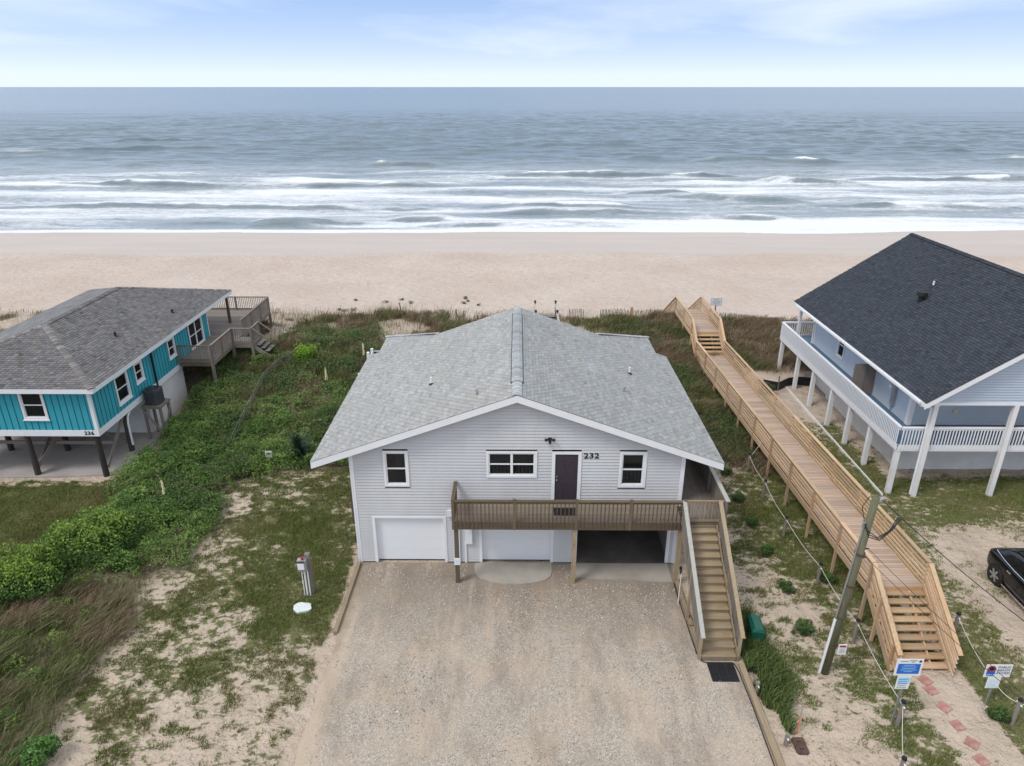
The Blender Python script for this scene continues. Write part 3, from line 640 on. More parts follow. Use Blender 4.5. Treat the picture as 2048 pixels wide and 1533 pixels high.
ys = np.arange(2.0, 22.41, 0.2); lft = np.where(ys > 18.6, -6.08, -6.02 + 0.35 * (fbm(ys, ys * 0, 1.6, 5, 3) - 0.5)); rgt = np.where(ys < 17.3, 7.12, 5.98)
vs = []; cols_ = np.linspace(0, 1, 14)
for y_, l_, r_ in zip(ys, lft, rgt):
    for c in cols_: vs.append((l_ + (r_ - l_) * c, y_, 0.006 + 0.02 * (float(vn(l_ + (r_ - l_) * c, y_, 1.7, 66)) - 0.5)))
nn_ = len(cols_); fs = [(i * nn_ + j, i * nn_ + j + 1, (i + 1) * nn_ + j + 1, (i + 1) * nn_ + j) for i in range(len(ys) - 1) for j in range(nn_ - 1)]
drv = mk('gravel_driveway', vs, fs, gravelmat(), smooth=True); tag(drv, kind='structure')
def outline_slab(name, pts, top, t, mat):
    mb = MB(); slab(mb, [(p[0], p[1], top) for p in pts], t); return tag(mb.build(name, mat), kind='structure')
rs = np.random.default_rng(77); ns_ = 26000; sx_ = rs.uniform(-5.9, 7.0, ns_); sy_ = rs.uniform(9.0, 22.3, ns_); kp = ((sy_ < 17.2) | (sx_ < 5.85)) & (rs.random(ns_) < sst(0.38, 0.62, fbm(sx_, sy_, 1.6, 88, 3)) * 0.9 + 0.1) & ~((np.abs(sx_ + 0.13) < 1.75) & (sy_ > 20.9)) & ~((sx_ > 2.1) & (sy_ > 21.2))
sx_, sy_ = sx_[kp], sy_[kp]; ns_ = len(sx_); ss = rs.uniform(0.010, 0.026, ns_) * (1 + 0.5 * (rs.random(ns_) < 0.06)); aa = rs.uniform(0, 6.28, ns_)
P_ = np.empty((ns_, 5, 3))
for q in range(4): P_[:, q] = np.stack([sx_ + ss * np.cos(aa + q * 1.57) * (1.3 if q % 2 else 0.9), sy_ + ss * np.sin(aa + q * 1.57), np.full(ns_, 0.0)], 1)
P_[:, 4] = np.stack([sx_, sy_, 0.012 + ss * 0.9], 1)
bi = np.arange(ns_)[:, None] * 5; Fc = np.concatenate([bi + [0, 1, 4], bi + [1, 2, 4], bi + [2, 3, 4], bi + [3, 0, 4]], 0)
kc = rs.random(ns_); cst = np.where((kc < 0.35)[:, None], np.array([[0.17, 0.155, 0.135]]), np.where((kc < 0.88)[:, None], np.array([[0.42, 0.38, 0.32]]), np.array([[0.50, 0.47, 0.42]]))) * rs.uniform(0.8, 1.2, ns_)[:, None]
M['pebble'] = attrmat('loose_pebbles', 0.9); tag(fastmesh('loose_gravel', P_.reshape(-1, 3), Fc, M['pebble'], np.repeat(cst, 5, 0)), 'loose grey and white gravel stones strewn over the driveway', 'gravel', kind='stuff')
ap = [(-1.62, 22.36), (-1.62, 22.05), (-1.58, 21.7), (-1.35, 21.42), (-1.0, 21.25), (-0.5, 21.12), (0.1, 21.1), (0.7, 21.2), (1.1, 21.36), (1.3, 21.6), (1.36, 21.9), (1.36, 22.36)]
outline_slab('concrete_apron', ap, 0.045, 0.09, M['concrete'])
ap = [(2.25, 22.36), (2.22, 21.9), (2.28, 21.62), (2.7, 21.47), (3.3, 21.42), (4.0, 21.40), (4.6, 21.36), (4.95, 21.30), (5.84, 21.27), (5.84, 22.36)]
outline_slab('concrete_apron', ap, 0.045, 0.09, M['concrete'])
sl_pts = [(-34, 28.75), (-27, 28.65), (-22, 28.75), (-19.4, 29.0), (-18.75, 29.3), (-18.7, 33.5), (-18.9, 37.0), (-34, 37.0)]
outline_slab('carport_slab', sl_pts, 0.02, 0.12, M['slab'])
def timber(p, q, lab, w=0.14, h=0.13):
    c = ((p[0] + q[0]) / 2, (p[1] + q[1]) / 2, p[2]); mb = MB().beam(p, q, w, h)
    return single(mb, 'edging_timber', M['timber'], c, lab, 'timber', 'timbers edging the gravel driveway')
timber((-6.14, 18.5, 0.05), (-6.12, 22.3, 0.05), 'weathered timber edging the gravel beside the grassy lawn')
timber((5.99, 18.9, 0.07), (5.98, 21.25, 0.07), 'weathered timber edging the gravel along the carport side of the staircase')
timber((6.0, 17.5, 0.05), (5.99, 18.85, 0.05), 'short weathered timber butting against the foot of the wooden staircase')
timber((7.22, 9.5, 0.06), (7.20, 17.2, 0.06), 'long weathered timber edging the gravel beyond the black rubber mat', 0.18)
# ================================================================== the grey house
WY = 22.46; HX = 6.12; SL = 0.358; RZ = 7.30; EX = 7.42; RY0 = 22.08; RY1 = 32.55; RYB = 35.3; EX2 = 6.93
house = thing('grey_beach_house', (0, WY, 0), 'pale grey sided beach house numbered 232 with purple front door and light shingle roof', 'house')
F0 = Fr((0, WY, 0), (1, 0, 0), (0, -1, 0))
zu = lambda x: RZ - 0.20 - SL * abs(x)                    # underside of roof over the wall
OPN = [(-5.44, -2.74, 0, 2.03), (-1.38, 1.36, 0, 2.03), (2.30, 5.78, 0, 2.42), (1.28, 2.36, 2.62, 4.90), (-4.90, -3.97, 3.42, 4.92), (-1.12, 0.74, 3.82, 4.92), (3.74, 4.74, 3.42, 4.92)]
lapwall(F0, -HX, HX, 0.03, RZ - 0.2, OPN, lambda z: (-(RZ - 0.2 - z) / SL, (RZ - 0.2 - z) / SL)).build('wall', M['siding'], house)
for sgn in (-1, 1):
    Fs = Fr((sgn * HX, WY, 0), (0, 1, 0), (sgn, 0, 0))
    if sgn < 0: lapwall(Fs, 0, 10.2, 0.03, RZ - 0.2 - SL * HX - 0.02).build('wall', M['siding'], house)
    else: lapwall(Fs, 0, 10.2, 0.03, RZ - 0.2 - SL * HX - 0.02, [(5.0, 8.0, 0, 2.2), (2.2, 3.1, 2.74, 4.75)]).build('wall', M['siding'], house)
    cbd = MB(); Fs.box(cbd, -0.05, 0.09, 0.0, RZ - 0.22 - SL * HX, -0.02, 0.03); F0.box(cbd, sgn * HX - (0.11 if sgn > 0 else 0), sgn * HX + (0.11 if sgn < 0 else 0), 0, RZ - 0.22 - SL * HX, 0.0, 0.03)
    cbd.build('corner_board', M['white'], house)
Fb = Fr((0, 32.66, 0), (1, 0, 0), (0, 1, 0))
lapwall(Fb, -HX, HX, 0.03, RZ - 0.2, (), lambda z: (-(RZ - 0.2 - z) / SL, (RZ - 0.2 - z) / SL), 0.21).build('wall', M['siding'], house)
# roof
roof = MB()
for s in (-1, 1):
    e = RZ - SL * EX; e2 = RZ - SL * EX2; zh = 5.93; xh = (RZ - zh) / SL
    slab(roof, [(0, RY0, RZ), (s * EX, RY0, e), (s * EX, 32.85, e), (s * EX2, 32.85, e2), (s * EX2, RYB, e2), (s * xh, RY1 + 0.04, zh), (0, RY1 + 0.02, RZ)], 0.16)
slab(roof, [(-xh, RY1 + 0.05, zh), (xh, RY1 + 0.05, zh), (EX2, RYB, RZ - SL * EX2), (-EX2, RYB, RZ - SL * EX2)], 0.16)
roof_o = roof.build('roof', M['under'], house)
k = math.sqrt(1 + SL * SL); base_l = (0.335, 0.345, 0.335)
for s, bc in ((-1, (0.325, 0.322, 0.308)), (1, (0.290, 0.293, 0.286))):  # left slope lighter than the right: sun side painted into the shingle colour
    def sp_main(v, s=s):
        xx = EX + 0.03 - v / k
        if xx > EX2: y1 = 32.87
        elif xx > xh: y1 = RYB - (EX2 - xx) * (RYB - RY1 - 0.04) / (EX2 - xh)
        else: y1 = RY1 + 0.04
        return (RY0 - 0.03, y1)
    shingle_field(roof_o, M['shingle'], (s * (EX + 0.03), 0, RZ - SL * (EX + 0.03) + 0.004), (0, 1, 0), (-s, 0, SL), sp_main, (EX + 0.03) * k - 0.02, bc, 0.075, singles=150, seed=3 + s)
kb = (5.93 - (RZ - SL * EX2)) / (RYB - RY1)
shingle_field(roof_o, M['shingle'], (0, RYB + 0.03, RZ - SL * EX2 + 0.004), (1, 0, 0), (0, -1, kb), lambda v: (-(EX2 - v * 0.96), EX2 - v * 0.96), (RYB - RY1) * math.sqrt(1 + kb * kb), base_l, 0.09, seed=9)
caps(roof_o, 'ridge_cap', (0, RY0 - 0.02, RZ + 0.025), (0, 23.3, RZ + 0.025), 0.17, (0.40, 0.415, 0.42), 0.06, 0.055)
caps(roof_o, 'ridge_cap', (0, 31.6, RZ + 0.025), (0, RY1 + 0.02, RZ + 0.025), 0.17, (0.40, 0.415, 0.42), 0.06, 0.055, seed=8)
for s in (-1, 1): caps(roof_o, 'hip_cap', (s * (EX2 + 0.02), RYB + 0.02, RZ - SL * EX2 + 0.03), (s * xh, RY1 + 0.06, 5.96), 0.14, (0.38, 0.39, 0.39), 0.07, 0.04, seed=12 + s)
rv = MB(); rvs = []
for s in (-1, 1): rv.add([(s * 0.02, 23.25, RZ + 0.035), (s * 0.235, 23.25, RZ - 0.035), (s * 0.235, 31.65, RZ - 0.035), (s * 0.02, 31.65, RZ + 0.035), (s * 0.235, 23.25, RZ - 0.08), (s * 0.235, 31.65, RZ - 0.08)], [(0, 1, 2, 3), (1, 4, 5, 2)])
rv.add([(-0.235, 23.25, RZ - 0.035), (0, 23.25, RZ + 0.035), (0.235, 23.25, RZ - 0.035), (0.235, 23.25, RZ - 0.08), (-0.235, 23.25, RZ - 0.08)], [(0, 1, 2, 3, 4)])
rv.build('ridge_vent', M['darkmetal'], roof_o)
caps(roof_o, 'ridge_vent_cap', (0, 23.3, RZ + 0.045), (0, 31.6, RZ + 0.045), 0.205, (0.34, 0.35, 0.35), 0.10, 0.07, step=0.20, seed=21)
# rake boards, eave boards
for s in (-1, 1):
    e = RZ - SL * EX; mb = MB(); dz = 0.27
    mb.add([(0, RY0 - 0.03, RZ - 0.015), (s * (EX + 0.02), RY0 - 0.03, e - 0.015), (s * (EX + 0.02), RY0 - 0.03, e - dz), (0, RY0 - 0.03, RZ - dz), (0, RY0 + 0.03, RZ - 0.015), (s * (EX + 0.02), RY0 + 0.03, e - 0.015), (s * (EX + 0.02), RY0 + 0.03, e - dz), (0, RY0 + 0.03, RZ - dz)],
           [(0, 1, 2, 3), (7, 6, 5, 4), (0, 4, 5, 1), (1, 5, 6, 2), (2, 6, 7, 3), (3, 7, 4, 0)])
    mb.build('rake_board', M['white'], roof_o)
    MB().box(min(s * EX, s * (EX + 0.025)), max(s * EX, s * (EX + 0.025)), RY0 + 0.04, 32.85, e - 0.22, e - 0.02).build('eave_board', M['white'], roof_o)
    sf = MB(); slab(sf, [(s * (HX + 0.02), RY0 + 0.04, RZ - SL * HX - 0.2), (s * (EX - 0.01), RY0 + 0.04, e - 0.175), (s * (EX - 0.01), 32.8, e - 0.175), (s * (HX + 0.02), 32.8, RZ - SL * HX - 0.2)], 0.015); sf.build('soffit', M['white'], roof_o)
def pipevent(parent, p, h, mat, boot=True, r=0.045):
    mb = MB().cyl((p[0], p[1], p[2] - 0.1), (p[0], p[1], p[2] + h), r, r, 10); o = mb.build('pipe_vent', mat, parent)
    if boot: MB().cyl((p[0], p[1], p[2] - 0.03), (p[0], p[1], p[2] + 0.09), 0.14, 0.05, 10).build('pipe_boot', M['black'], parent)
for p, h, mt in (((-3.44, 25.85), 0.33, 'pvc'), ((-1.46, 23.26), 0.24, 'metal'), ((4.9, 28.34), 0.33, 'pvc'), ((4.33, 25.92), 0.24, 'metal')):
    pipevent(roof_o, (p[0], p[1], RZ - SL * abs(p[0])), h, M[mt], mt == 'pvc')
# windows, doors
window(house, F0, -4.90, -3.97, 3.42, 4.92, 0.085, room=[('int_wood', 0.0, 0.45, 0.05, 0.98, -0.09), ('int_pale', 0.46, 1.0, 0.50, 0.98, -0.10)])
window(house, F0, -1.12, 0.74, 3.82, 4.92, 0.085, units=2, room=[('curtain', 0.02, 0.98, 0.55, 0.97, -0.12)])
window(house, F0, 3.74, 4.74, 3.42, 4.92, 0.10, room=[('curtain', 0.05, 0.95, 0.05, 0.42, -0.30)])
tr = MB()
F0.box(tr, 1.28, 1.40, 2.74, 4.90, 0.0, 0.045); F0.box(tr, 2.24, 2.36, 2.74, 4.90, 0.0, 0.045); F0.box(tr, 1.40, 2.24, 4.80, 4.90, 0.0, 0.045)
tr.build('door_trim', M['white'], house)
dm = MB(); F0.box(dm, 1.40, 2.24, 2.76, 4.80, -0.06, 0.005); door_o = dm.build('front_door', M['door'], house); door_o['label'] = 'dark purple six-panel front door'
for c in (1.62, 2.02):
    for z0, z1 in ((2.98, 3.62), (3.78, 4.36), (4.46, 4.70)):
        pm = MB(); F0.box(pm, c - 0.125, c + 0.125, z0, z1, 0.005, 0.016); pm.build('door_panel', M['door'], door_o)
kn = MB(); kn.cyl(F0.p(1.47, 3.72, 0.0), F0.p(1.47, 3.72, 0.07), 0.035, 0.03, 8); kn.cyl(F0.p(1.47, 3.86, 0.0), F0.p(1.47, 3.86, 0.03), 0.03, 0.03, 8); kn.build('door_knob', M['metal'], door_o)
for a0, a1 in ((-5.44, -2.74), (-1.38, 1.36)):
    tb = MB(); F0.box(tb, a0 - 0.06, a0 + 0.05, 0, 2.10, 0.0, 0.035); F0.box(tb, a1 - 0.05, a1 + 0.06, 0, 2.10, 0.0, 0.035); F0.box(tb, a0 + 0.05, a1 - 0.05, 2.02, 2.10, 0.0, 0.035); tb.build('garage_trim', M['white'], house)
    gd = MB()
    for q in range(4): F0.box(gd, a0 + 0.05, a1 - 0.05, 0.03 + q * 0.4975, 0.03 + q * 0.4975 + 0.4945, -0.17, -0.12)
    gdo = gd.build('garage_door', M['garage'], house); sb = MB(); F0.box(sb, a0 + 0.05, a1 - 0.05, 0.0, 0.03, -0.165, -0.125); sb.build('door_seal', M['black'], gdo)
    jb = MB(); F0.box(jb, a0 + 0.02, a0 + 0.05, 0, 2.03, -0.20, 0.0); F0.box(jb, a1 - 0.05, a1 - 0.02, 0, 2.03, -0.20, 0.0); F0.box(jb, a0 + 0.05, a1 - 0.05, 2.00, 2.03, -0.2, 0.0); jb.build('door_jamb', M['white'], gdo)
# the open carport bay
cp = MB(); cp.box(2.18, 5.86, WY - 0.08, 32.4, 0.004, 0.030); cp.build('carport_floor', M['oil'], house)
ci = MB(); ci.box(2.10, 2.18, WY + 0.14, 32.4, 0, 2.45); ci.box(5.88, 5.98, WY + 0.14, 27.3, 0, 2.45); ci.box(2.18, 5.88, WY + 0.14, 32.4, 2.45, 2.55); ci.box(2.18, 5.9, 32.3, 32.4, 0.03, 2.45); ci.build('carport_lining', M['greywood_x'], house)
cpt = MB(); F0.box(cpt, 2.20, 2.32, 0, 2.48, 0.0, 0.04); F0.box(cpt, 5.76, 5.88, 0, 2.48, 0.0, 0.04); F0.box(cpt, 2.32, 5.76, 2.40, 2.48, 0.0, 0.04); cpt.build('carport_trim', M['white'], house)
# house number, lamp, boxes, downspout
text('house_number', '232', 0.31, M['ink'], house, (2.715, WY - 0.03, 4.73), extrude=0.006, bold=0.006, sx=1.12)
lp = MB(); lp.cyl(F0.p(1.19, 5.42, 0.0), F0.p(1.19, 5.42, 0.04), 0.07, 0.07, 10); lp.box(1.15, 1.23, WY - 0.14, WY - 0.03, 5.27, 5.35); lo = lp.build('flood_lamp', M['darkmetal'], house)
for s in (-1, 1): MB().cyl((1.19 + s * 0.03, WY - 0.06, 5.42), (1.19 + s * 0.16, WY - 0.16, 5.44), 0.025, 0.06, 10).build('lamp_head', M['darkmetal'], lo)
bx = MB(); F0.box(bx, -2.62, -2.30, 2.14, 2.42, 0.015, 0.12); bx.build('wall_box', M['white'], house)
bx = MB(); F0.box(bx, -1.97, -1.70, 0.92, 1.72, 0.016, 0.12); bx.build('meter_panel', M['white'], house)
bx = MB(); F0.box(bx, -2.32, -2.18, 0.0, 2.4, 0.016, 0.09); F0.box(bx, -2.0, -1.93, 0.0, 1.0, 0.016, 0.06); bx.build('downspout', M['white'], house)

# ================================================================== front balcony and side walkway of the grey house
DZ = 2.72; BY = 21.15
bal = thing('wooden_balcony', (1.9, 21.8, 0), 'weathered brown wooden balcony with slim balusters across the grey house front', 'balcony')
bm_ = boxmesh('deck_board', 8.22, 0.132, 0.036, M['deckfloor'])
for i in range(9): piece('deck_board', bm_, bal, (1.83, BY + 0.09 + i * 0.144, DZ - 0.018))
bm2 = boxmesh('deck_board', 0.142, 11.4, 0.036, M['greywood_y'])
for i in range(9): piece('deck_board', bm2, bal, (6.21 + i * 0.148, BY + 0.05 + 5.7, DZ - 0.018))
MB().box(-2.32, 7.45, BY - 0.03, BY + 0.01, DZ - 0.29, DZ - 0.002).build('rim_joist', M['brown_x'], bal)
MB().box(-2.32, -2.28, BY + 0.012, WY - 0.03, DZ - 0.28, DZ - 0.003).build('rim_joist', M['brown_y'], bal)
MB().box(7.42, 7.46, BY + 0.012, 32.6, DZ - 0.28, DZ - 0.003).build('rim_joist', M['greywood_y'], bal)
for yy in (21.5, 21.9, 22.3): MB().box(-2.27, 7.41, yy, yy + 0.04, DZ - 0.24, DZ - 0.04).build('joist', M['brown_x'], bal)
for i in range(8): MB().box(6.16, 7.41, 23.3 + i * 1.2, 23.34 + i * 1.2, DZ - 0.24, DZ - 0.04).build('joist', M['brown_x'], bal)
for x in (-2.19, 2.10, 5.93): MB().box(x - 0.075, x + 0.075, BY + 0.03, BY + 0.18, -0.1, DZ - 0.25).build('support_post', M['brown_z'] if x < 0 else M['stair_z'], bal)
for y in (24.5, 27.5, 30.5): MB().box(7.28, 7.42, y, y + 0.14, -0.1, DZ - 0.25).build('support_post', M['stair_z'], bal)
RT = DZ + 0.93
for x in (-2.27, -0.08, 2.13, 4.05, 5.95): MB().box(x - 0.05, x + 0.05, BY - 0.06, BY + 0.04 - 0.08 + 0.05, DZ - 0.28, RT + 0.06).build('rail_post', M['brown_z'], bal)
for a, b in ((-2.22, -0.13), (-0.03, 2.08), (2.18, 4.0), (4.10, 5.90)):
    MB().box(a, b, BY - 0.075, BY + 0.055, RT - 0.04, RT).build('handrail', M['brown_x'], bal); MB().box(a, b, BY - 0.03, BY + 0.01, RT - 0.13, RT - 0.042).build('rail', M['brown_x'], bal)
blm = boxmesh('baluster', 0.034, 0.034, 1.10, M['baluster'])
x = -2.12
while x < 5.9:
    if min(abs(x - q) for q in (-0.08, 2.13, 4.05)) > 0.07: piece('baluster', blm, bal, (x, BY - 0.05, DZ + 0.33))
    x += 0.142
MB().box(-2.33, -2.20, BY + 0.06, WY - 0.02, RT - 0.04, RT).build('handrail', M['brown_y'], bal); MB().box(-2.30, -2.26, BY + 0.06, WY - 0.02, RT - 0.14, RT - 0.045).build('rail', M['brown_y'], bal)
for i in range(8): piece('baluster', blm, bal, (-2.235, BY + 0.18 + i * 0.14, DZ + 0.33))
# solid board fence along the side walkway
fb = boxmesh('fence_board', 0.022, 0.138, 1.22, M['greywood_z'])
for i in range(78): piece('fence_board', fb, bal, (7.475 if i % 1 == 0 else 7.47, BY + 0.12 + i * 0.145, DZ + 0.27))
MB().box(7.38, 7.53, BY - 0.02, 32.5, RT - 0.03, RT + 0.012).build('handrail', M['pale_rail'], bal)
for y in (21.2, 23.4, 25.8, 28.2, 30.6): MB().box(7.37, 7.46, y, y + 0.09, DZ + 0.003, RT - 0.035).build('rail_post', M['greywood_z'], bal)
# gate across the stair head
gate = thing('stair_gate', (6.6, BY - 0.02, DZ), 'low baluster gate closing the head of the weathered wooden staircase', 'gate')
MB().box(6.03, 7.33, BY + 0.02, BY + 0.08, RT - 0.05, RT - 0.01).build('top_rail', M['stair_x'], gate); MB().box(6.03, 7.33, BY + 0.03, BY + 0.07, DZ + 0.05, DZ + 0.12).build('bottom_rail', M['stair_x'], gate)
glm = boxmesh('baluster', 0.032, 0.032, 0.74, M['stair_z'])
for i in range(9): piece('baluster', glm, gate, (6.14 + i * 0.135, BY + 0.05, DZ + 0.49))

# ================================================================== staircase
st = thing('wooden_staircase', (6.55, 17.3, 0), 'steep weathered wooden staircase with board sides climbing to the balcony', 'staircase')
NS = 15; run = (BY - 0.03 - 17.42) / NS; rise = DZ / (NS + 1)
SX0, SX1 = 5.98, 7.12
tm = boxmesh('tread', SX1 - SX0 - 0.02, run + 0.03, 0.04, M['stair_x']); rm = boxmesh('riser', SX1 - SX0 - 0.03, 0.02, rise - 0.045, M['stair_x'])
for i in range(NS):
    y = 17.42 + i * run; z = (i + 1) * rise
    piece('tread', tm, st, ((SX0 + SX1) / 2, y + run / 2, z - 0.02)); piece('riser', rm, st, ((SX0 + SX1) / 2, y + 0.03, z - 0.04 - (rise - 0.045) / 2))
yt = 17.42 + NS * run
piece('riser', rm, st, ((SX0 + SX1) / 2, yt - 0.012, DZ - 0.04 - (rise - 0.045) / 2))
for x in (SX0 - 0.03, SX1 + 0.03):
    sm = MB(); w2 = 0.02
    pts = [(17.40, 0.0), (17.62, 0.0), (yt - 0.02, DZ - 0.42), (yt - 0.02, DZ - 0.02), (17.42, 0.20)]
    sm.add([(x - w2, a, b) for a, b in pts] + [(x + w2, a, b) for a, b in pts], [(0, 1, 2, 3, 4), (9, 8, 7, 6, 5)] + [(i, 5 + i, 5 + (i + 1) % 5, (i + 1) % 5) for i in range(5)])
    sm.build('stringer', M['stair_y'], st)
slp = (DZ - rise) / (yt - 17.42)
for x, xs in ((SX0 - 0.06, -1), (SX1 + 0.06, 1)):
    MB().box(x - 0.045, x + 0.045, 17.44, 17.53, 0.0, 1.07).build('rail_post', M['stair_z'], st)
    MB().box(x - 0.045, x + 0.045, 19.2, 19.29, 0.0, 1.07 + slp * 1.75).build('rail_post', M['stair_z'], st)
    MB().beam((x, 17.30, 1.02), (x, yt + 0.02, 1.02 + slp * (yt + 0.02 - 17.30)), 0.135, 0.04).build('handrail', M['pale_rail'] if xs < 0 else M['stair_y'], st)
    bd = boxmesh('side_board', 0.02, 0.136, 0.86, M['greywood_z'])
    for i in range(25):
        y = 17.62 + i * 0.143
        if y < yt - 0.05: piece('side_board', bd, st, (x + xs * 0.028, y, 0.52 + slp * (y - 17.30)))
lam = MB(); lam.box(5.70, 5.78, 20.00, 20.09, 1.55, 1.66); lam.cyl((5.74, 20.0, 1.58), (5.70, 19.88, 1.50), 0.05, 0.03, 8)
sh = thing('shower_pipe', (5.78, 20.1, 0), 'slim white shower pipe with black head beside the staircase rail', 'shower')
lam.build('shower_head', M['black'], sh); MB().cyl((5.80, 20.1, 0), (5.80, 20.1, 1.55), 0.018, 0.018, 8).build('pipe', M['pvc'], sh)
pt = thing('post_plaque', (-2.19, 21.1, 1.0), 'small white plaque fixed to the balcony support post', 'sign'); MB().box(-2.29, -2.08, BY - 0.015, BY + 0.027, 0.86, 1.14).build('plate', M['pvc'], pt)
for i in range(3): MB().box(-2.25, -2.12, BY - 0.019, BY - 0.016, 0.94 + i * 0.05, 0.96 + i * 0.05).build('print_line', M['lightblue'], pt)
mt = thing('rubber_mat', (6.55, 16.93, 0.02), 'black ribbed rubber mat at the foot of the staircase', 'mat')
for i in range(3):
    for j in range(3):
        x0, y0 = 6.13 + i * 0.285, 16.52 + j * 0.27; mm = MB().box(x0, x0 + 0.278, y0, y0 + 0.263, 0.016, 0.026)
        o_ = mm.build('mat_tile', M['black'], mt)
        rb = MB()
        for q in range(7): rb.box(x0 + 0.012 + q * 0.038, x0 + 0.03 + q * 0.038, y0 + 0.012, y0 + 0.25, 0.026, 0.036)
        rb.build('rib', M['black'], o_)
dmt = MB().box(1.36, 2.22, BY + 0.45, BY + 0.95, DZ + 0.002, DZ + 0.016); single(dmt, 'door_mat', M['black'], (1.8, BY + 0.7, DZ), 'black door mat on the balcony before the purple door', 'mat')
hs = MB().tube([(5.87, 21.28, 0.05), (5.86, 20.4, 0.03), (5.88, 19.0, 0.03), (5.90, 17.7, 0.03), (5.98, 17.36, 0.03), (6.15, 17.28, 0.03), (7.0, 17.27, 0.03), (7.06, 16.9, 0.03), (7.08, 15.5, 0.03), (7.05, 13.0, 0.03), (7.1, 10.0, 0.03)], 0.016, 6)
single(hs, 'garden_hose', M['black'], (6.0, 17.5, 0.03), 'thin black hose lying along the timber edge of the driveway', 'hose')

# ================================================================== rear deck and beach walkway of the grey house (mostly hidden)
rd = thing('rear_deck', (0, 35.5, 0), 'white railed rear deck peeping out behind the grey shingle roof', 'deck')
MB().box(-8.0, 7.0, 32.8, 36.4, 2.60, 2.72).build('deck_floor', M['greywood_x'], rd)
for x in (-8.05, -5, -2, 1, 3, 5.0, 6.95):
    MB().box(x - 0.07, x + 0.07, 36.3, 36.44, tzs(x, 36.3) - 0.1, 3.75).build('post', M['white'], rd)
MB().box(-8.1, -7.96, 32.9, 33.04, -0.1, 3.65).build('post', M['white'], rd); MB().box(-8.05, -7.91, 35.0, 35.14, 0.3, 4.02).build('post', M['white'], rd)
for z in (3.62, 3.15): MB().box(-8.0, 1.1, 36.35, 36.39, z - 0.04, z).build('rail', M['white'], rd); MB().box(-8.02, -7.98, 32.9, 36.3, z - 0.04, z).build('rail', M['white'], rd)
for z in (3.62, 3.15): MB().box(-7.9, -6.0, 35.05, 35.09, z + 0.2, z + 0.24).build('rail', M['white'], rd)
wk = thing('beach_walkway', (1.9, 41, 0), 'narrow grey walkway with capped posts running seaward behind the grey roof ridge', 'walkway')
MB().box(1.25, 2.6, 36.45, 47.5, 2.15, 2.25).build('walkway_floor', M['greywood_y'], wk)
for x in (1.22, 2.62):
    for y in (38, 41, 44, 46.2):
        hh = 3.55
        MB().box(x - 0.05, x + 0.05, y - 0.05, y + 0.05, tzs(x, y) - 0.1, hh).build('post', M['greywood_z'], wk); MB().box(x - 0.07, x + 0.07, y - 0.07, y + 0.07, hh, hh + 0.1).build('post_cap', M['black'], wk)
    MB().box(x - 0.06, x + 0.06, 36.5, 47.4, 3.40, 3.44).build('handrail', M['pale_rail'], wk)
MB().box(1.28, 2.56, 44.42, 44.48, 2.95, 3.05).build('gate_bar', M['darkmetal'], wk)
# ================================================================== the teal house
TX = -19.4; TY0 = 28.85; TY1 = 41.7; TXL = -27.8; TE = 4.70; TR = 6.15; FZ = 2.45
teal = thing('teal_beach_house', (TX - 4.2, TY0, 0), 'teal board sided beach house numbered 236 on dark pilings with brown hip roof', 'house')
Ft = Fr((TX, TY0, 0), (-1, 0, 0), (0, -1, 0)); Fs = Fr((TX, TY0, 0), (0, 1, 0), (1, 0, 0))
def solidwall(F, a0, a1, b0, b1, ops, mat, parent, th=0.1):
    mb = MB(); xs = sorted({a0, a1} | {o[0] for o in ops} | {o[1] for o in ops})
    for x0, x1 in zip(xs[:-1], xs[1:]):
        hol = [(o[2], o[3]) for o in ops if o[0] <= x0 + 1e-6 and o[1] >= x1 - 1e-6]
        z = b0
        for h0, h1 in sorted(hol):
            if h0 > z: F.box(mb, x0, x1, z, h0, -th, 0.0)
            z = h1
        if b1 > z: F.box(mb, x0, x1, z, b1, -th, 0.0)
    return mb.build('wall', mat, parent)
opF = [(2.15, 3.20, 3.05, 4.42), (5.6, 6.6, 3.05, 4.42)]
opS = [(2.03, 3.13, 2.82, 4.22), (3.86, 4.60, 3.17, 4.16), (7.50, 8.28, 3.12, 4.16), (10.15, 12.0, 2.62, 4.24)]
solidwall(Ft, 0, 8.4, FZ, TE - 0.1, opF, M['teal'], teal); solidwall(Fs, 0, 12.85, FZ, TE - 0.1, opS, M['teal'], teal)
MB().box(TXL, TX - 0.1, TY1 - 0.1, TY1, FZ, TE - 0.1).build('wall', M['teal'], teal); MB().box(TXL, TXL + 0.1, TY0 + 0.1, TY1 - 0.1, FZ, TE - 0.1).build('wall', M['teal'], teal)
MB().box(TXL, TX - 0.03, TY0 + 0.03, TY1, FZ - 0.33, FZ - 0.02).build('floor_frame', M['brown_x'], teal)
def battens(F, a0, a1, ops, step, n0):
    a = a0 + step * 0.5
    while a < a1:
        lo = [(FZ, TE - 0.12)]
        for o in ops:
            if o[0] - 0.03 < a < o[1] + 0.03: lo = [(FZ, o[2]), (o[3], TE - 0.12)]
        for z0, z1 in lo:
            if z1 - z0 > 0.1: mb = MB(); F.box(mb, a - 0.016, a + 0.016, z0, z1, 0.0, 0.014); mb.build('batten', M['teal_batten'], teal)
        a += step
battens(Ft, 0.1, 8.4, opF, 0.305, 0); battens(Fs, 0.1, 12.85, opS, 0.305, 0)
sk = MB(); Ft.box(sk, -0.03, 8.4, FZ - 0.30, FZ + 0.0, 0.002, 0.035); sk.build('skirt_board', M['white'], teal)
sk = MB(); Fs.box(sk, 0.0, 9.1, FZ - 0.30, FZ + 0.0, 0.002, 0.035); sk.build('skirt_board', M['white'], teal)
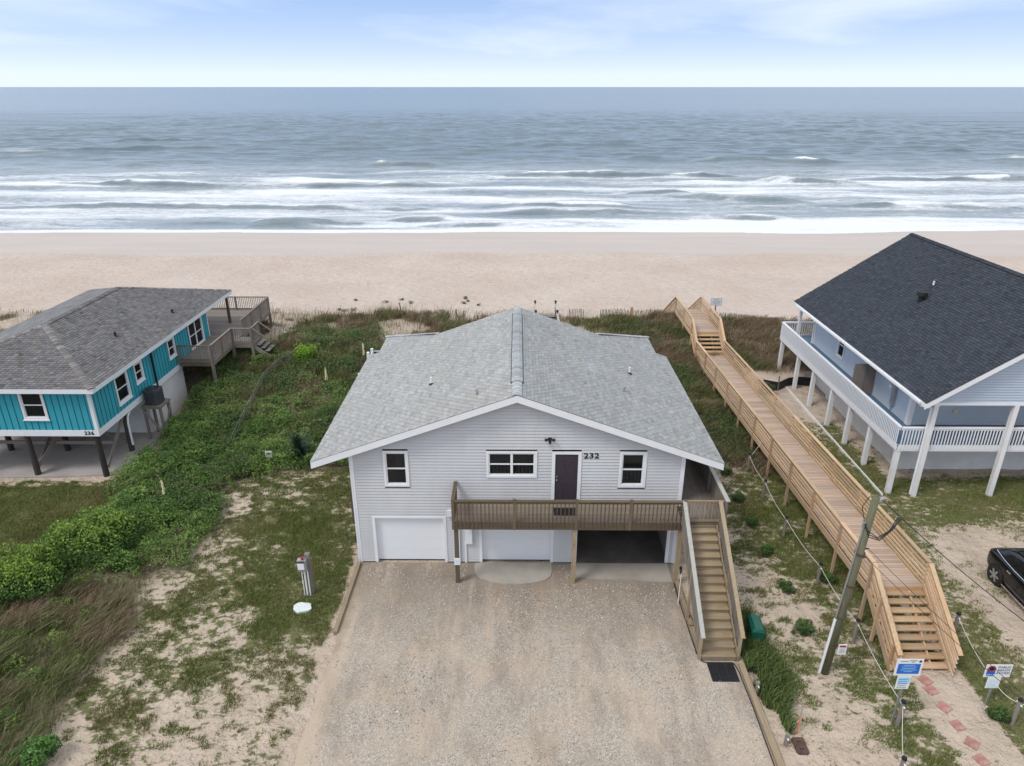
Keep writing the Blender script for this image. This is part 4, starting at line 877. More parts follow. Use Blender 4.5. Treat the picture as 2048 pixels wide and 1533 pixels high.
cb2 = MB(); Ft.box(cb2, -0.03, 0.12, FZ, TE - 0.12, 0.002, 0.032); cb2.build('corner_board', M['white'], teal)
for a0_, a1_ in ((0.0, 0.10), (12.77, 12.86)): cb2 = MB(); Fs.box(cb2, a0_, a1_, FZ, TE - 0.12, 0.002, 0.030); cb2.build('corner_board', M['white'], teal)
text('house_number', '236', 0.25, M['ink'], teal, (TX - 0.42, TY0 - 0.04, FZ - 0.145), extrude=0.004, bold=0.009, sx=1.12)
cur = [('curtain', 0.02, 0.45, 0.02, 0.98, -0.22), ('curtain', 0.60, 0.98, 0.02, 0.98, -0.22)]
window(teal, Ft, 2.10, 3.25, 3.0, 4.45, 0.10, room=cur, sill=True); window(teal, Ft, 5.55, 6.65, 3.0, 4.45, 0.10, room=cur, sill=True)
window(teal, Fs, 1.98, 3.18, 2.78, 4.26, 0.10, room=cur, sill=True); window(teal, Fs, 3.82, 4.64, 3.13, 4.20, 0.09, room=cur[:1], sill=True)
window(teal, Fs, 7.46, 8.32, 3.08, 4.20, 0.09, sill=True); window(teal, Fs, 10.10, 12.05, 2.58, 4.28, 0.10, units=2, sill=True)
pp = MB(); Fs.box(pp, 5.60, 5.70, 1.0, 4.3, 0.016, 0.09); pp.build('drain_pipe', M['darkmetal'], teal)
# hip roof
ex0, ex1, ey0, ey1 = -28.3, -18.95, 28.45, 44.9; rx = (ex0 + ex1) / 2; ry0, ry1 = 33.15, 40.2
rf = MB()
slab(rf, [(ex0, ey0, TE), (ex1, ey0, TE), (rx, ry0, TR)], 0.1); slab(rf, [(ex1, ey0, TE), (ex1, ey1, TE), (rx, ry1, TR), (rx, ry0, TR)], 0.1)
slab(rf, [(ex1, ey1, TE), (ex0, ey1, TE), (rx, ry1, TR)], 0.1); slab(rf, [(ex0, ey1, TE), (ex0, ey0, TE), (rx, ry0, TR), (rx, ry1, TR)], 0.1)
trf = rf.build('roof', M['under'], teal)
tb = (0.150, 0.142, 0.140); hw = (ex1 - ex0) / 2; sz = TR - TE; Ls = math.hypot(hw, sz)
shingle_field(trf, M['shingle'], (ex1 + 0.02, 0, TE + 0.004), (0, 1, 0), (-hw, 0, sz), lambda v: (ey0 + (ry0 - ey0) * v / Ls, ey1 - (ey1 - ry1) * v / Ls), Ls, tb, 0.16, tabw=0.22, expo=0.15, seed=31)
Lf = math.hypot(ry0 - ey0, sz)
shingle_field(trf, M['shingle'], (0, ey0 - 0.02, TE + 0.004), (1, 0, 0), (0, ry0 - ey0, sz), lambda v: (ex0 + hw * v / Lf, ex1 - hw * v / Lf), Lf, tb, 0.17, tabw=0.22, expo=0.15, seed=33)
shingle_field(trf, M['shingle'], (ex0 - 0.02, 0, TE + 0.004), (0, 1, 0), (hw, 0, sz), lambda v: (ey0 + (ry0 - ey0) * v / Ls, ey1 - (ey1 - ry1) * v / Ls), Ls, (0.17, 0.165, 0.165), 0.12, tabw=0.6, expo=0.2, seed=35)
shingle_field(trf, M['shingle'], (0, ey1 + 0.02, TE + 0.004), (1, 0, 0), (0, -(ey1 - ry1), sz), lambda v: (ex0 + hw * v / Lf, ex1 - hw * v / Lf), Lf, tb, 0.2, tabw=0.6, expo=0.2, seed=37)
for a, b in (((ex1, ey0), (rx, ry0)), ((ex1, ey1), (rx, ry1)), ((ex0, ey0), (rx, ry0))): caps(trf, 'hip_cap', (a[0], a[1], TE + 0.03), (b[0], b[1], TR + 0.03), 0.17, (0.19, 0.175, 0.165), 0.2, 0.05, step=0.17, seed=int(abs(a[0] * 7 + a[1])))
caps(trf, 'ridge_cap', (rx, ry0, TR + 0.03), (rx, ry1, TR + 0.03), 0.17, (0.16, 0.15, 0.145), 0.2, 0.05, step=0.17, seed=44)
MB().box(ex0, ex1 + 0.03, ey0 - 0.03, ey0 + 0.0, TE - 0.23, TE - 0.012).build('fascia', M['white'], trf); MB().box(ex1, ex1 + 0.032, ey0 + 0.002, ey1, TE - 0.23, TE - 0.012).build('fascia', M['white'], trf)
MB().box(ex0, ex1, ey1, ey1 + 0.03, TE - 0.23, TE - 0.012).build('fascia', M['white'], trf); MB().box(ex0 - 0.03, ex0, ey0, ey1, TE - 0.23, TE - 0.012).build('fascia', M['white'], trf)
MB().box(ex0 + 0.01, ex1 - 0.005, ey0 + 0.01, ey1 - 0.01, TE - 0.20, TE - 0.17).build('soffit', M['white'], trf)
tzr = lambda x: TE + (ex1 - x) / hw * sz
for x, y, h in ((-20.7, 34.0, 0.25), (-20.0, 38.8, 0.22)): pipevent(trf, (x, y, tzr(x)), h, M['black'], True, 0.06)
# pilings, braces, storage room below
for x in (-19.62, -22.9, -25.8, -27.6):
    for y in (28.98, 31.4, 34.4, 37.4):
        if x > -20 and y > 32: continue
        MB().cyl((x, y, -0.2), (x, y, FZ - 0.3), 0.14, 0.12, 12).build('piling', M['piling'], teal)
for p, q in (((-19.6, 29.2, 0.3), (-19.6, 31.2, 2.0)), ((-22.85, 29.0, 0.4), (-22.1, 31.2, 2.1)), ((-22.9, 29.1, 0.35), (-22.9, 31.3, 2.0)), ((-25.8, 29.1, 0.35), (-25.8, 31.3, 2.0)), ((-19.8, 31.4, 0.5), (-22.7, 31.4, 2.0))):
    MB().beam(p, q, 0.05, 0.19).build('brace', M['greywood_y'], teal)
MB().box(-27.7, -19.7, 30.2, 30.25, 1.0, 1.18).build('brace', M['greywood_x'], teal)
lw = MB(); lw.box(-27.7, -19.55, 33.4, 33.5, 0.0, FZ - 0.31); lw.build('storage_wall', M['white_old'], teal)
for i in range(15): MB().box(-19.56, -19.50, 33.4 + i * 0.29, 33.4 + i * 0.29 + 0.285, 0.0, FZ - 0.31).build('storage_board', M['white_old'], teal)
dp = MB().tube([(-19.5, 31.9, 2.15), (-19.45, 31.4, 1.95), (-19.45, 31.3, 1.6), (-19.45, 31.3, 0.4)], 0.05, 8); dp.build('drain_elbow', M['pvc'], teal)
# ---------------------------------------------------------------- teal house deck
def gz(x, y): return tzs(x, y)
td = thing('side_deck', (-17.9, 40.0, 0), 'weathered grey deck with baluster railing wrapped round the teal house corner', 'deck')
TDZ = 2.62
bmx = boxmesh('deck_board', 9.2, 0.14, 0.035, M['greywood_x']); bmn = boxmesh('deck_board', 1.9, 0.14, 0.035, M['greywood_x'])
for i in range(20): piece('deck_board', bmn, td, (-18.42, 37.35 + i * 0.146 - 0.05, TDZ - 0.018))
for i in range(40):
    if 41.85 + i * 0.146 < 47.5: piece('deck_board', bmx, td, (-22.05, 41.85 + i * 0.146, TDZ - 0.018))
for i in range(11): piece('deck_board', bmn, td, (-18.42, 40.22 + i * 0.146, TDZ - 0.018))
for i in range(8): piece('deck_board', boxmesh('deck_board', 1.2, 0.14, 0.035, M['greywood_x']), td, (-16.86, 40.45 + i * 0.146, TDZ - 0.018))
tbl = boxmesh('baluster', 0.032, 0.032, 0.84, M['greywood_z'])
def railrun(parent, p, q, z, bl, mat_s, h=0.95, step=0.125, posts=True, rim=True, pm='greywood_z', hand=0.12):
    p = Vector((p[0], p[1], z)); q = Vector((q[0], q[1], z)); d = q - p; L = d.length; d.normalize()
    MB().beam(p + Vector((0, 0, h)), q + Vector((0, 0, h)), hand, 0.04).build('handrail', M[mat_s], parent)
    MB().beam(p + Vector((0, 0, 0.1)), q + Vector((0, 0, 0.1)), 0.04, 0.08).build('rail', M[mat_s], parent)
    n = int(L / step)
    for i in range(n): piece('baluster', bl, parent, p + d * ((i + 0.5) * L / n) + Vector((0, 0, h / 2 + 0.03)))
    if rim: MB().beam(p - Vector((0, 0, 0.15)), q - Vector((0, 0, 0.15)), 0.045, 0.26).build('rim_joist', M[mat_s], parent)
    if posts:
        k_ = max(1, round(L / 2.0))
        for i in range(k_ + 1):
            c = p + d * (L * i / k_); MB().box(c.x - 0.05, c.x + 0.05, c.y - 0.05, c.y + 0.05, z - 0.28, z + h + 0.03).build('rail_post', M[pm], parent)
railrun(td, (-19.33, 37.22), (-17.48, 37.22), TDZ, tbl, 'brown_x'); railrun(td, (-17.44, 37.26), (-17.44, 40.30), TDZ, tbl, 'greywood_y')
railrun(td, (-17.40, 40.34), (-16.24, 40.34), TDZ, tbl, 'greywood_x'); railrun(td, (-16.22, 40.4), (-16.22, 41.7), TDZ, tbl, 'greywood_y')
railrun(td, (-17.44, 42.0), (-17.44, 47.2), TDZ, tbl, 'greywood_y'); railrun(td, (-26.5, 47.25), (-17.5, 47.25), TDZ, tbl, 'brown_x')
for x, y in ((-17.44, 37.22), (-17.44, 40.34), (-16.24, 40.34), (-16.22, 41.7), (-17.44, 44.5), (-17.44, 47.2), (-22, 47.2)): MB().box(x - 0.07, x + 0.07, y - 0.07, y + 0.07, gz(x, y) - 0.2, TDZ - 0.28).build('support_post', M['greywood_z'], td)
MB().box(-19.2, -19.05, 44.3, 44.45, TDZ, TE - 0.2).build('porch_post', M['brown_z'], td)
for i in range(3): MB().box(-16.1 + i * 0.25, -15.82 + i * 0.25, 40.5, 41.6, TDZ - 0.2 - i * 0.19, TDZ - 0.16 - i * 0.19).build('tread', M['greywood_y'], td)
for y in (40.42, 41.66): MB().beam((-16.2, y, TDZ + 0.95), (-15.4, y, TDZ + 0.33), 0.09, 0.05).build('handrail', M['greywood_x'], td); MB().beam((-16.2, y, TDZ - 0.25), (-15.35, y, TDZ - 0.9), 0.05, 0.24).build('stringer', M['greywood_x'], td)
# ---------------------------------------------------------------- condenser on its stand
sg = thing('condenser_stand', (-18.9, 33.2, 0), 'tall weathered wooden stand beside the teal wall carrying the condenser', 'stand')
MB().box(-19.38, -18.35, 32.55, 33.65, 1.80, 1.93).build('platform', M['greywood_x'], sg)
for x, y in ((-19.28, 32.66), (-18.45, 32.66), (-19.28, 33.54), (-18.45, 33.54)): MB().box(x - 0.06, x + 0.06, y - 0.06, y + 0.06, -0.2, 1.80).build('leg', M['greywood_z'], sg)
MB().beam((-19.28, 32.58, 1.7), (-18.45, 32.58, 0.3), 0.04, 0.12).build('brace', M['greywood_x'], sg); MB().beam((-18.37, 32.66, 0.3), (-18.37, 33.54, 1.7), 0.04, 0.12).build('brace', M['greywood_y'], sg)
MB().beam((-18.4, 33.0, 0.9), (-17.7, 33.6, 0.2), 0.05, 0.1).build('brace', M['greywood_x'], sg)
ac = thing('air_conditioner', (-18.87, 33.1, 1.93), 'dark boxy air conditioner condenser on a tall wooden stand', 'air conditioner')
mb = MB(); n = 20; R0 = 0.40
ring = []
for i in range(n):
    t = 2 * math.pi * i / n; c, s_ = math.cos(t), math.sin(t); e = 0.55
    ring.append((-18.87 + R0 * math.copysign(abs(c) ** e, c), 33.1 + R0 * math.copysign(abs(s_) ** e, s_)))
mb.add([(x, y, 1.94) for x, y in ring] + [(x, y, 2.72) for x, y in ring], [(i, (i + 1) % n, n + (i + 1) % n, n + i) for i in range(n)] + [tuple(range(n, 2 * n))]); mb.build('case', M['ac'], ac)
for q in range(9): 
    lv = MB(); z = 2.0 + q * 0.075
    lv.add([(-18.87 + (x + 18.87) * 1.03, 33.1 + (y - 33.1) * 1.03, z) for x, y in ring] + [(-18.87 + (x + 18.87) * 1.0, 33.1 + (y - 33.1) * 1.0, z + 0.04) for x, y in ring], [(i, (i + 1) % n, n + (i + 1) % n, n + i) for i in range(n)]); lv.build('louvre', M['darkmetal'], ac)
gr = MB(); gr.cyl((-18.87, 33.1, 2.72), (-18.87, 33.1, 2.76), 0.36, 0.33, 20); gr.build('fan_guard', M['darkmetal'], ac); MB().cyl((-18.87, 33.1, 2.76), (-18.87, 33.1, 2.78), 0.11, 0.10, 12).build('fan_hub', M['ac'], ac)

# ================================================================== the pale blue house
BX0 = 18.32; BY0 = 29.7; BY1 = 41.0; BE = 4.80; BS = 0.665; BRX = 23.6; BEX = 17.28; BF0 = 27.0; BF1 = 42.3; BD = 2.48; BXR = 28.9
BR = BE + BS * (BRX - BEX)
blue = thing('blue_beach_house', (23.6, 29.7, 0), 'pale blue sided beach house with dark gable roof and white porch columns', 'house')
Fq = Fr((BX0, BY0, 0), (0, 1, 0), (-1, 0, 0))
lapwall(Fq, 0, BY1 - BY0, BD, 5.35, [(7.25, 8.05, 2.98, 4.35), (3.5, 4.5, BD, 4.55)], None, 0.12).build('wall', M['blue_siding'], blue)
Fp = Fr((BRX, BY0, 0), (1, 0, 0), (0, -1, 0))
lapwall(Fp, BX0 - BRX, BXR - BRX, BD, 4.66, [(-4.75, -3.95, 3.45, 4.5)], None, 0.127).build('wall', M['blue_siding'], blue)
lapwall(Fr((BXR, BY0, 0), (0, 1, 0), (1, 0, 0)), 0, BY1 - BY0, BD, 5.35, (), None, 0.24).build('wall', M['blue_siding'], blue)
Fk = Fr((BRX, BY1, 0), (1, 0, 0), (0, 1, 0)); cz = lambda z: (-(BR - 0.25 - z) / BS, (BR - 0.25 - z) / BS)
lapwall(Fk, BX0 - BRX, BXR - BRX, BD, BR - 0.25, (), cz, 0.24).build('wall', M['blue_siding'], blue)
Fg = Fr((BRX, 27.42, 0), (1, 0, 0), (0, -1, 0))
lapwall(Fg, -6.0, 6.0, 4.66, BR - 0.22, (), cz, 0.12, 0.14).build('gable_wall', M['blue_siding'], blue)
MB().box(17.8, 29.4, 27.36, 27.60, 4.54, 4.66).build('porch_beam', M['white'], blue); MB().box(17.5, 29.7, 27.6, BY0, 4.62, 4.68).build('porch_ceiling', M['white'], blue)
wd = window(blue, Fq, 7.21, 8.09, 2.94, 4.39, 0.07); window(blue, Fp, -4.79, -3.91, 3.41, 4.54, 0.06)
sdm = MB(); Fq.box(sdm, 3.55, 4.45, BD, 4.50, -0.06, -0.02); sdm.build('side_door', M['glass'], blue)
tm_ = MB(); Fq.box(tm_, 3.44, 3.55, BD, 4.58, 0.0, 0.04); Fq.box(tm_, 4.45, 4.56, BD, 4.58, 0.0, 0.04); Fq.box(tm_, 3.55, 4.45, 4.50, 4.58, 0.0, 0.04); tm_.build('door_trim', M['white'], blue)
cc = MB(); Fq.box(cc, -0.06, 0.17, BD, 4.8, -0.02, 0.05); cc.build('corner_board', M['white'], blue); cc = MB().box(BX0 - 0.018, BX0 + 0.16, BY0 - 0.065, BY0 - 0.026, BD, 4.66); cc.build('corner_board', M['white'], blue); cc = MB(); Fq.box(cc, BY1 - BY0 - 0.13, BY1 - BY0 + 0.04, BD, 4.9, -0.02, 0.05); cc.build('corner_board', M['white'], blue)
mtb = MB(); Fq.box(mtb, 1.28, 1.52, 2.85, 4.05, 0.016, 0.17); mto = mtb.build('meter_box', M['metal'], blue)
MB().cyl(Fq.p(1.66, 3.72, 0.02), Fq.p(1.66, 3.72, 0.22), 0.10, 0.09, 12).build('meter_dial', M['pvc'], mto); MB().tube([Fq.p(1.66, 3.6, 0.06), Fq.p(1.66, 2.9, 0.06), Fq.p(1.5, 2.8, 0.06), Fq.p(1.5, 2.5, 0.06)], 0.025, 6).build('conduit', M['metal'], mto)
ol = MB(); Fp.box(ol, -3.28, -3.10, 3.08, 3.30, 0.016, 0.06); ol.build('porch_light', M['cream'], blue)
br = MB()
for s in (-1, 1): slab(br, [(BRX, BF0, BR), (BRX + s * (BRX - BEX), BF0, BE), (BRX + s * (BRX - BEX), BF1, BE), (BRX, BF1, BR)], 0.13)
bro = br.build('roof', M['under'], blue)
kk = math.sqrt(1 + BS * BS); LL = (BRX - BEX + 0.03) * kk
shingle_field(bro, M['shingle'], (BEX - 0.03, 0, BE - BS * 0.03 + 0.004), (0, 1, 0), (1, 0, BS), lambda v: (BF0 - 0.03, BF1 + 0.03), LL, (0.040, 0.046, 0.056), 0.13, tabw=0.26, seed=51)
shingle_field(bro, M['shingle'], (2 * BRX - BEX + 0.03, 0, BE - BS * 0.03 + 0.004), (0, 1, 0), (-1, 0, BS), lambda v: (BF0 - 0.03, BF1 + 0.03), LL, (0.037, 0.043, 0.053), 0.15, tabw=0.6, expo=0.2, seed=53)
caps(bro, 'ridge_cap', (BRX, BF0, BR + 0.03), (BRX, BF1, BR + 0.03), 0.17, (0.04, 0.045, 0.055), 0.12, 0.10, seed=55)
for s in (-1, 1):
    X1 = BRX + s * (BRX - BEX + 0.04); e = BE - BS * 0.04
    for y in (BF0 - 0.03, BF1 - 0.02):
        mb = MB(); q = [(BRX, BR - 0.02), (X1, e - 0.02), (X1, e - 0.26), (BRX, BR - 0.27)]
        mb.add([(a, y, b) for a, b in q] + [(a, y + 0.05, b) for a, b in q], [(0, 1, 2, 3), (7, 6, 5, 4), (0, 4, 5, 1), (1, 5, 6, 2), (2, 6, 7, 3), (3, 7, 4, 0)]); mb.build('rake_board', M['white'], bro)
    xe = BRX + s * (BRX - BEX)
    MB().box(min(xe, xe + s * 0.03), max(xe, xe + s * 0.03), BF0 + 0.03, BF1 - 0.03, BE - 0.22, BE - 0.02).build('eave_board', M['white'], bro)
    sf = MB(); slab(sf, [(BRX + s * 0.2, BF0 + 0.03, BR - 0.28), (xe - s * 0.01, BF0 + 0.03, BE - 0.15), (xe - s * 0.01, BF1 - 0.03, BE - 0.15), (BRX + s * 0.2, BF1 - 0.03, BR - 0.28)], 0.02); sf.build('soffit', M['white'], bro)
gt = MB(); gt.box(BEX - 0.14, BEX - 0.033, BF0 + 0.3, BF1 - 0.6, BE - 0.15, BE - 0.045); gt.build('gutter', M['white'], bro)
ds = MB().tube([(BEX - 0.08, 27.5, BE - 0.14), (BEX + 0.1, 27.5, BE - 0.35), (17.86, 27.5, BE - 0.45), (17.86, 27.48, 0.05)], 0.045, 8); ds.build('downspout', M['white'], blue)
ds = MB().tube([(BEX - 0.08, 41.3, BE - 0.14), (BEX + 0.2, 41.2, BE - 0.3), (BX0 - 0.09, 41.05, BE - 0.45), (BX0 - 0.09, 41.05, BD)], 0.05, 8); ds.build('downspout', M['white'], blue)
bzr = lambda x: BE + BS * (x - BEX)
pipevent(bro, (21.47, 35.41, bzr(21.47)), 0.3, M['pvc']); 
tv = MB(); z = bzr(20.61); tv.cyl((20.61, 34.75, z - 0.1), (20.61, 34.75, z + 0.32), 0.14, 0.14, 14); tv.cyl((20.61, 34.75, z + 0.30), (20.61, 34.75, z + 0.48), 0.26, 0.24, 14); tv.build('turbine_vent', M['black'], bro)
# lower skirt walls in boards
i = 0; y = 29.9
while y < 40.6: MB().box(18.40, 18.46, y, y + 0.59, -0.1 if y < 38 else 0.2, BD - 0.28).build('skirt_panel', M['white_old'], blue); y += 0.6
x = 18.47
while x < 28.6: MB().box(x, x + 0.595, 29.86, 29.92, -0.1, BD - 0.28).build('skirt_panel', M['white_old'], blue); x += 0.6
# wraparound deck
wd_ = thing('wraparound_deck', (16.9, 34, 0), 'white picket railed wraparound deck on white posts around the pale blue house', 'deck')
bdx = boxmesh('deck_board', 1.42, 0.14, 0.035, M['bluedeck']); bdf = boxmesh('deck_board', 12.6, 0.14, 0.035, M['bluedeck'])
for i in range(78):
    y = BY0 + 0.02 + i * 0.145
    if y < BY1: piece('deck_board', bdx, wd_, (17.56, y, BD - 0.02))
for i in range(14): piece('deck_board', bdf, wd_, (23.15, 27.68 + i * 0.145, BD - 0.02))
for i in range(11): piece('deck_board', bdf, wd_, (23.15, BY1 + 0.09 + i * 0.145, BD - 0.02))
wbl = boxmesh('picket', 0.038, 0.038, 0.98, M['white'])
def picketrun(p, q):
    p = Vector((p[0], p[1], BD)); q = Vector((q[0], q[1], BD)); d = q - p; L = d.length; d.normalize(); n = int(L / 0.135)
    MB().beam(p + Vector((0, 0, 0.86)), q + Vector((0, 0, 0.86)), 0.14, 0.045).build('handrail', M['white'], wd_); MB().beam(p + Vector((0, 0, 0.78)), q + Vector((0, 0, 0.78)), 0.04, 0.09).build('rail', M['white'], wd_)
    MB().beam(p - Vector((0, 0, 0.14)), q - Vector((0, 0, 0.14)), 0.05, 0.30).build('rim_joist', M['white'], wd_)
    sd_ = d.cross(Vector((0, 0, 1)))
    for i in range(n): piece('picket', wbl, wd_, p + d * ((i + 0.5) * L / n) + sd_ * 0.045 + Vector((0, 0, 0.29)))
picketrun((16.86, 42.55), (16.86, 27.66)); picketrun((16.90, 27.62), (29.4, 27.62)); picketrun((29.3, 42.55), (16.9, 42.55))
for x, y in ((16.98, 27.72), (17.0, 30.24), (17.0, 32.43), (17.0, 34.65), (17.0, 37.2), (17.0, 39.6), (17.0, 42.4), (25.2, 27.72), (29.2, 27.72)):
    MB().box(x - 0.10, x + 0.10, y - 0.10, y + 0.10, gz(x, y) - 0.2, BD - 0.29).build('support_post', M['white_old'], wd_)
for x in (17.99, 21.42, 25.0, 28.6): MB().box(x - 0.10, x + 0.10, 27.36, 27.56, -0.2, 4.54).build('porch_column', M['white_old'], wd_)
MB().box(17.60, 17.75, 41.9, 42.05, BD, 4.85).build('porch_column', M['white_old'], wd_)
sg_ = thing('shower_screen', (17.9, 33.3, BD), 'weathered plank gate standing open on the white railed deck', 'gate')
for i in range(8): MB().box(17.10 + i * 0.145, 17.24 + i * 0.145, 33.10, 33.13, BD + 0.06, BD + 1.72).build('plank', M['greywood_z'], sg_)
MB().box(17.10, 18.28, 33.14, 33.18, BD + 0.3, BD + 0.4).build('batten', M['greywood_x'], sg_); MB().box(17.10, 18.28, 33.14, 33.18, BD + 1.35, BD + 1.45).build('batten', M['greywood_x'], sg_)
cv = MB().box(16.55, 16.61, 27.4, 40.5, -0.05, 0.10); single(cv, 'edging_board', M['white_old'], (16.58, 34, 0), 'long pale board edging the sand beside the white deck posts', 'edging')

# ================================================================== the new pine boardwalk
bw = thing('pine_boardwalk', (12.8, 30, 0), 'new pine boardwalk with slatted rails crossing the dune to the beach', 'boardwalk')
X0, X1 = 11.92, 13.66; Y0, Y1, Z0, Z1 = 19.15, 43.75, 1.62, 0.68; U0, U1, UZ = 45.35, 50.6, 1.74
dz_ = lambda y: Z0 + (Z1 - Z0) * (y - Y0) / (Y1 - Y0)
brd = boxmesh('walk_board', X1 - X0, 0.131, 0.038, M['walkboard'])
y = Y0 + 0.07
while y < Y1: piece('walk_board', brd, bw, (12.79, y, dz_(y) - 0.019), (math.atan((Z1 - Z0) / (Y1 - Y0)), 0, 0)); y += 0.1445
y = U0 + 0.07
while y < U1: piece('walk_board', brd, bw, (12.79, y, UZ - 0.019)); y += 0.1445
rv_ = math.atan((Z1 - Z0) / (Y1 - Y0))
def wrail(x, p, q, post=True, up=0.95, name='handrail'):
    """five horizontal slats and a cap between two (y, deck z) points"""
    (ya, za), (yb, zb) = p, q; s = 1 if x < 12.8 else -1
    MB().beam((x, ya, za + up), (x, yb, zb + up), 0.145, 0.04).build(name, M['new_y'], bw)
    for q_ in range(5): MB().beam((x + s * 0.055, ya, za + 0.12 + q_ * 0.165), (x + s * 0.055, yb, zb + 0.12 + q_ * 0.165), 0.035, 0.085).build('slat', M['new_y'], bw)
def wpost(x, y, ztop, g=None): MB().box(x - 0.045, x + 0.045, y - 0.045, y + 0.045, (gz(x, y) if g is None else g) - 0.15, ztop).build('post', M['new_z'], bw)
for x in (X0 - 0.06, X1 + 0.06):
    ysx = np.linspace(Y0, Y1, 11)
    for a, b in zip(ysx[:-1], ysx[1:]): wrail(x, (a + 0.0, dz_(a)), (b - 0.006, dz_(b)))
    for a in ysx: wpost(x, a + (0.05 if a == Y0 else 0), dz_(a) + 0.93)
    for a, b in zip(ysx[:-1], ysx[1:]):
        MB().beam((x, a, dz_(a) - 0.17), (x, b - 0.004, dz_(b) - 0.17), 0.045, 0.25).build('side_joist', M['new_y'], bw)
    # stairs to the road
    sl0 = (17.02, 0.0); wrail(x, (16.72, -0.02), (Y0 - 0.03, Z0 + 0.0)); wpost(x, 17.1, 0.98); wpost(x, 18.3, 1.85)
    MB().beam((x, 16.98, 0.03), (x, Y0 - 0.02, Z0 - 0.14), 0.045, 0.27).build('stringer', M['new_y'], bw)
    # up onto the dune deck
    wrail(x, (Y1 + 0.02, Z1), (U0 - 0.02, UZ)); wrail(x, (U0 + 0.0, UZ), (47.9, UZ)); wrail(x, (47.91, UZ), (U1, UZ))
    for yy in (U0, 47.9, U1): wpost(x, yy, UZ + 0.93)
    MB().beam((x, Y1, Z1 - 0.2), (x, U0, UZ - 0.18), 0.045, 0.26).build('stringer', M['new_y'], bw); MB().beam((x, U0 + 0.01, UZ - 0.17), (x, U1, UZ - 0.17), 0.045, 0.25).build('side_joist', M['new_y'], bw)
    # down to the beach
    wrail(x, (U1 + 0.02, UZ), (56.0, -1.35)); MB().beam((x, U1, UZ - 0.2), (x, 56.0, -1.5), 0.045, 0.27).build('stringer', M['new_y'], bw)
    for yy in (52.4, 54.3, 55.9): wpost(x, yy, UZ + 0.93 - (yy - U1) * 0.572)
def flight(ya, za, yb, zb, n, riser=False):
    t = boxmesh('tread', X1 - X0 + 0.02, abs(yb - ya) / n + 0.02, 0.04, M['new_x'])
    for i in range(n):
        f = (i + 0.5) / n; zz = za + (zb - za) * ((i + 1) / (n + 1)); piece('tread', t, bw, (12.79, ya + (yb - ya) * f, zz - 0.02))
    
flight(17.0, 0.0, Y0, Z0, 9); flight(Y1, Z1, U0, UZ, 5); flight(U1, UZ, 56.2, -1.35, 16)
for x in (12.4, 13.2): MB().beam((x, 17.05, -0.02), (x, Y0 - 0.02, Z0 - 0.2), 0.045, 0.2).build('stringer', M['new_y'], bw); MB().beam((x, Y1, Z1 - 0.22), (x, U0, UZ - 0.24), 0.045, 0.2).build('stringer', M['new_y'], bw)
MB().box(X0, X1, Y0 - 0.03, Y0 - 0.002, Z0 - 0.22, Z0 - 0.003).build('riser', M['new_x'], bw); MB().box(X0, X1, U0 - 0.03, U0 - 0.002, UZ - 0.20, UZ - 0.003).build('riser', M['new_x'], bw)
MB().box(X0, X1, Y1 + 0.0, Y1 + 0.03, Z1 - 0.14, Z1 + 0.13).build('riser', M['new_x'], bw)
# ================================================================== vegetation meshes (numpy)
def pick_points(x0, x1, y0, y1, n, dens, seed):
    r = np.random.default_rng(seed); x = r.uniform(x0, x1, n); y = r.uniform(y0, y1, n); k = r.random(n) < dens(x, y); return x[k], y[k], r
def blades(name, x, y, r, h, lean, wid, colf, zoff=0.0, leandir=(1.0, 0.35), seg=True, zf=None):
    n = len(x); z = (tz(x, y) if zf is None else zf(x, y)) - 0.03 + zoff
    hh = h(x, y) * r.uniform(0.55, 1.25, n); a = r.uniform(0, 2 * np.pi, n); ld = np.array(leandir) / np.hypot(*leandir)
    lx = (ld[0] * lean + 0.45 * np.cos(a)) * hh; ly = (ld[1] * lean + 0.45 * np.sin(a)) * hh
    b = r.uniform(0, 2 * np.pi, n); wx = np.cos(b) * wid * 0.5; wy = np.sin(b) * wid * 0.5
    c = colf(x, y, r)
    if seg:
        P = np.empty((n, 5, 3)); P[:, 0] = np.stack([x - wx, y - wy, z], 1); P[:, 1] = np.stack([x + wx, y + wy, z], 1)
        mx_, my_, mz = x + lx * 0.32, y + ly * 0.32, z + hh * 0.6
        P[:, 2] = np.stack([mx_ + wx * 0.8, my_ + wy * 0.8, mz], 1); P[:, 3] = np.stack([mx_ - wx * 0.8, my_ - wy * 0.8, mz], 1); P[:, 4] = np.stack([x + lx, y + ly, z + hh * 0.92], 1)
        bi = np.arange(n)[:, None] * 5; Fc = np.concatenate([bi + [0, 1, 2], bi + [0, 2, 3], bi + [3, 2, 4]], 0); CC = np.repeat(c, 5, 0)
    else:
        P = np.empty((n, 3, 3)); P[:, 0] = np.stack([x - wx, y - wy, z], 1); P[:, 1] = np.stack([x + wx, y + wy, z], 1); P[:, 2] = np.stack([x + lx, y + ly, z + hh], 1)
        Fc = np.arange(n * 3).reshape(n, 3); CC = np.repeat(c, 3, 0)
    return fastmesh(name, P.reshape(-1, 3), Fc, M['blade'], CC)
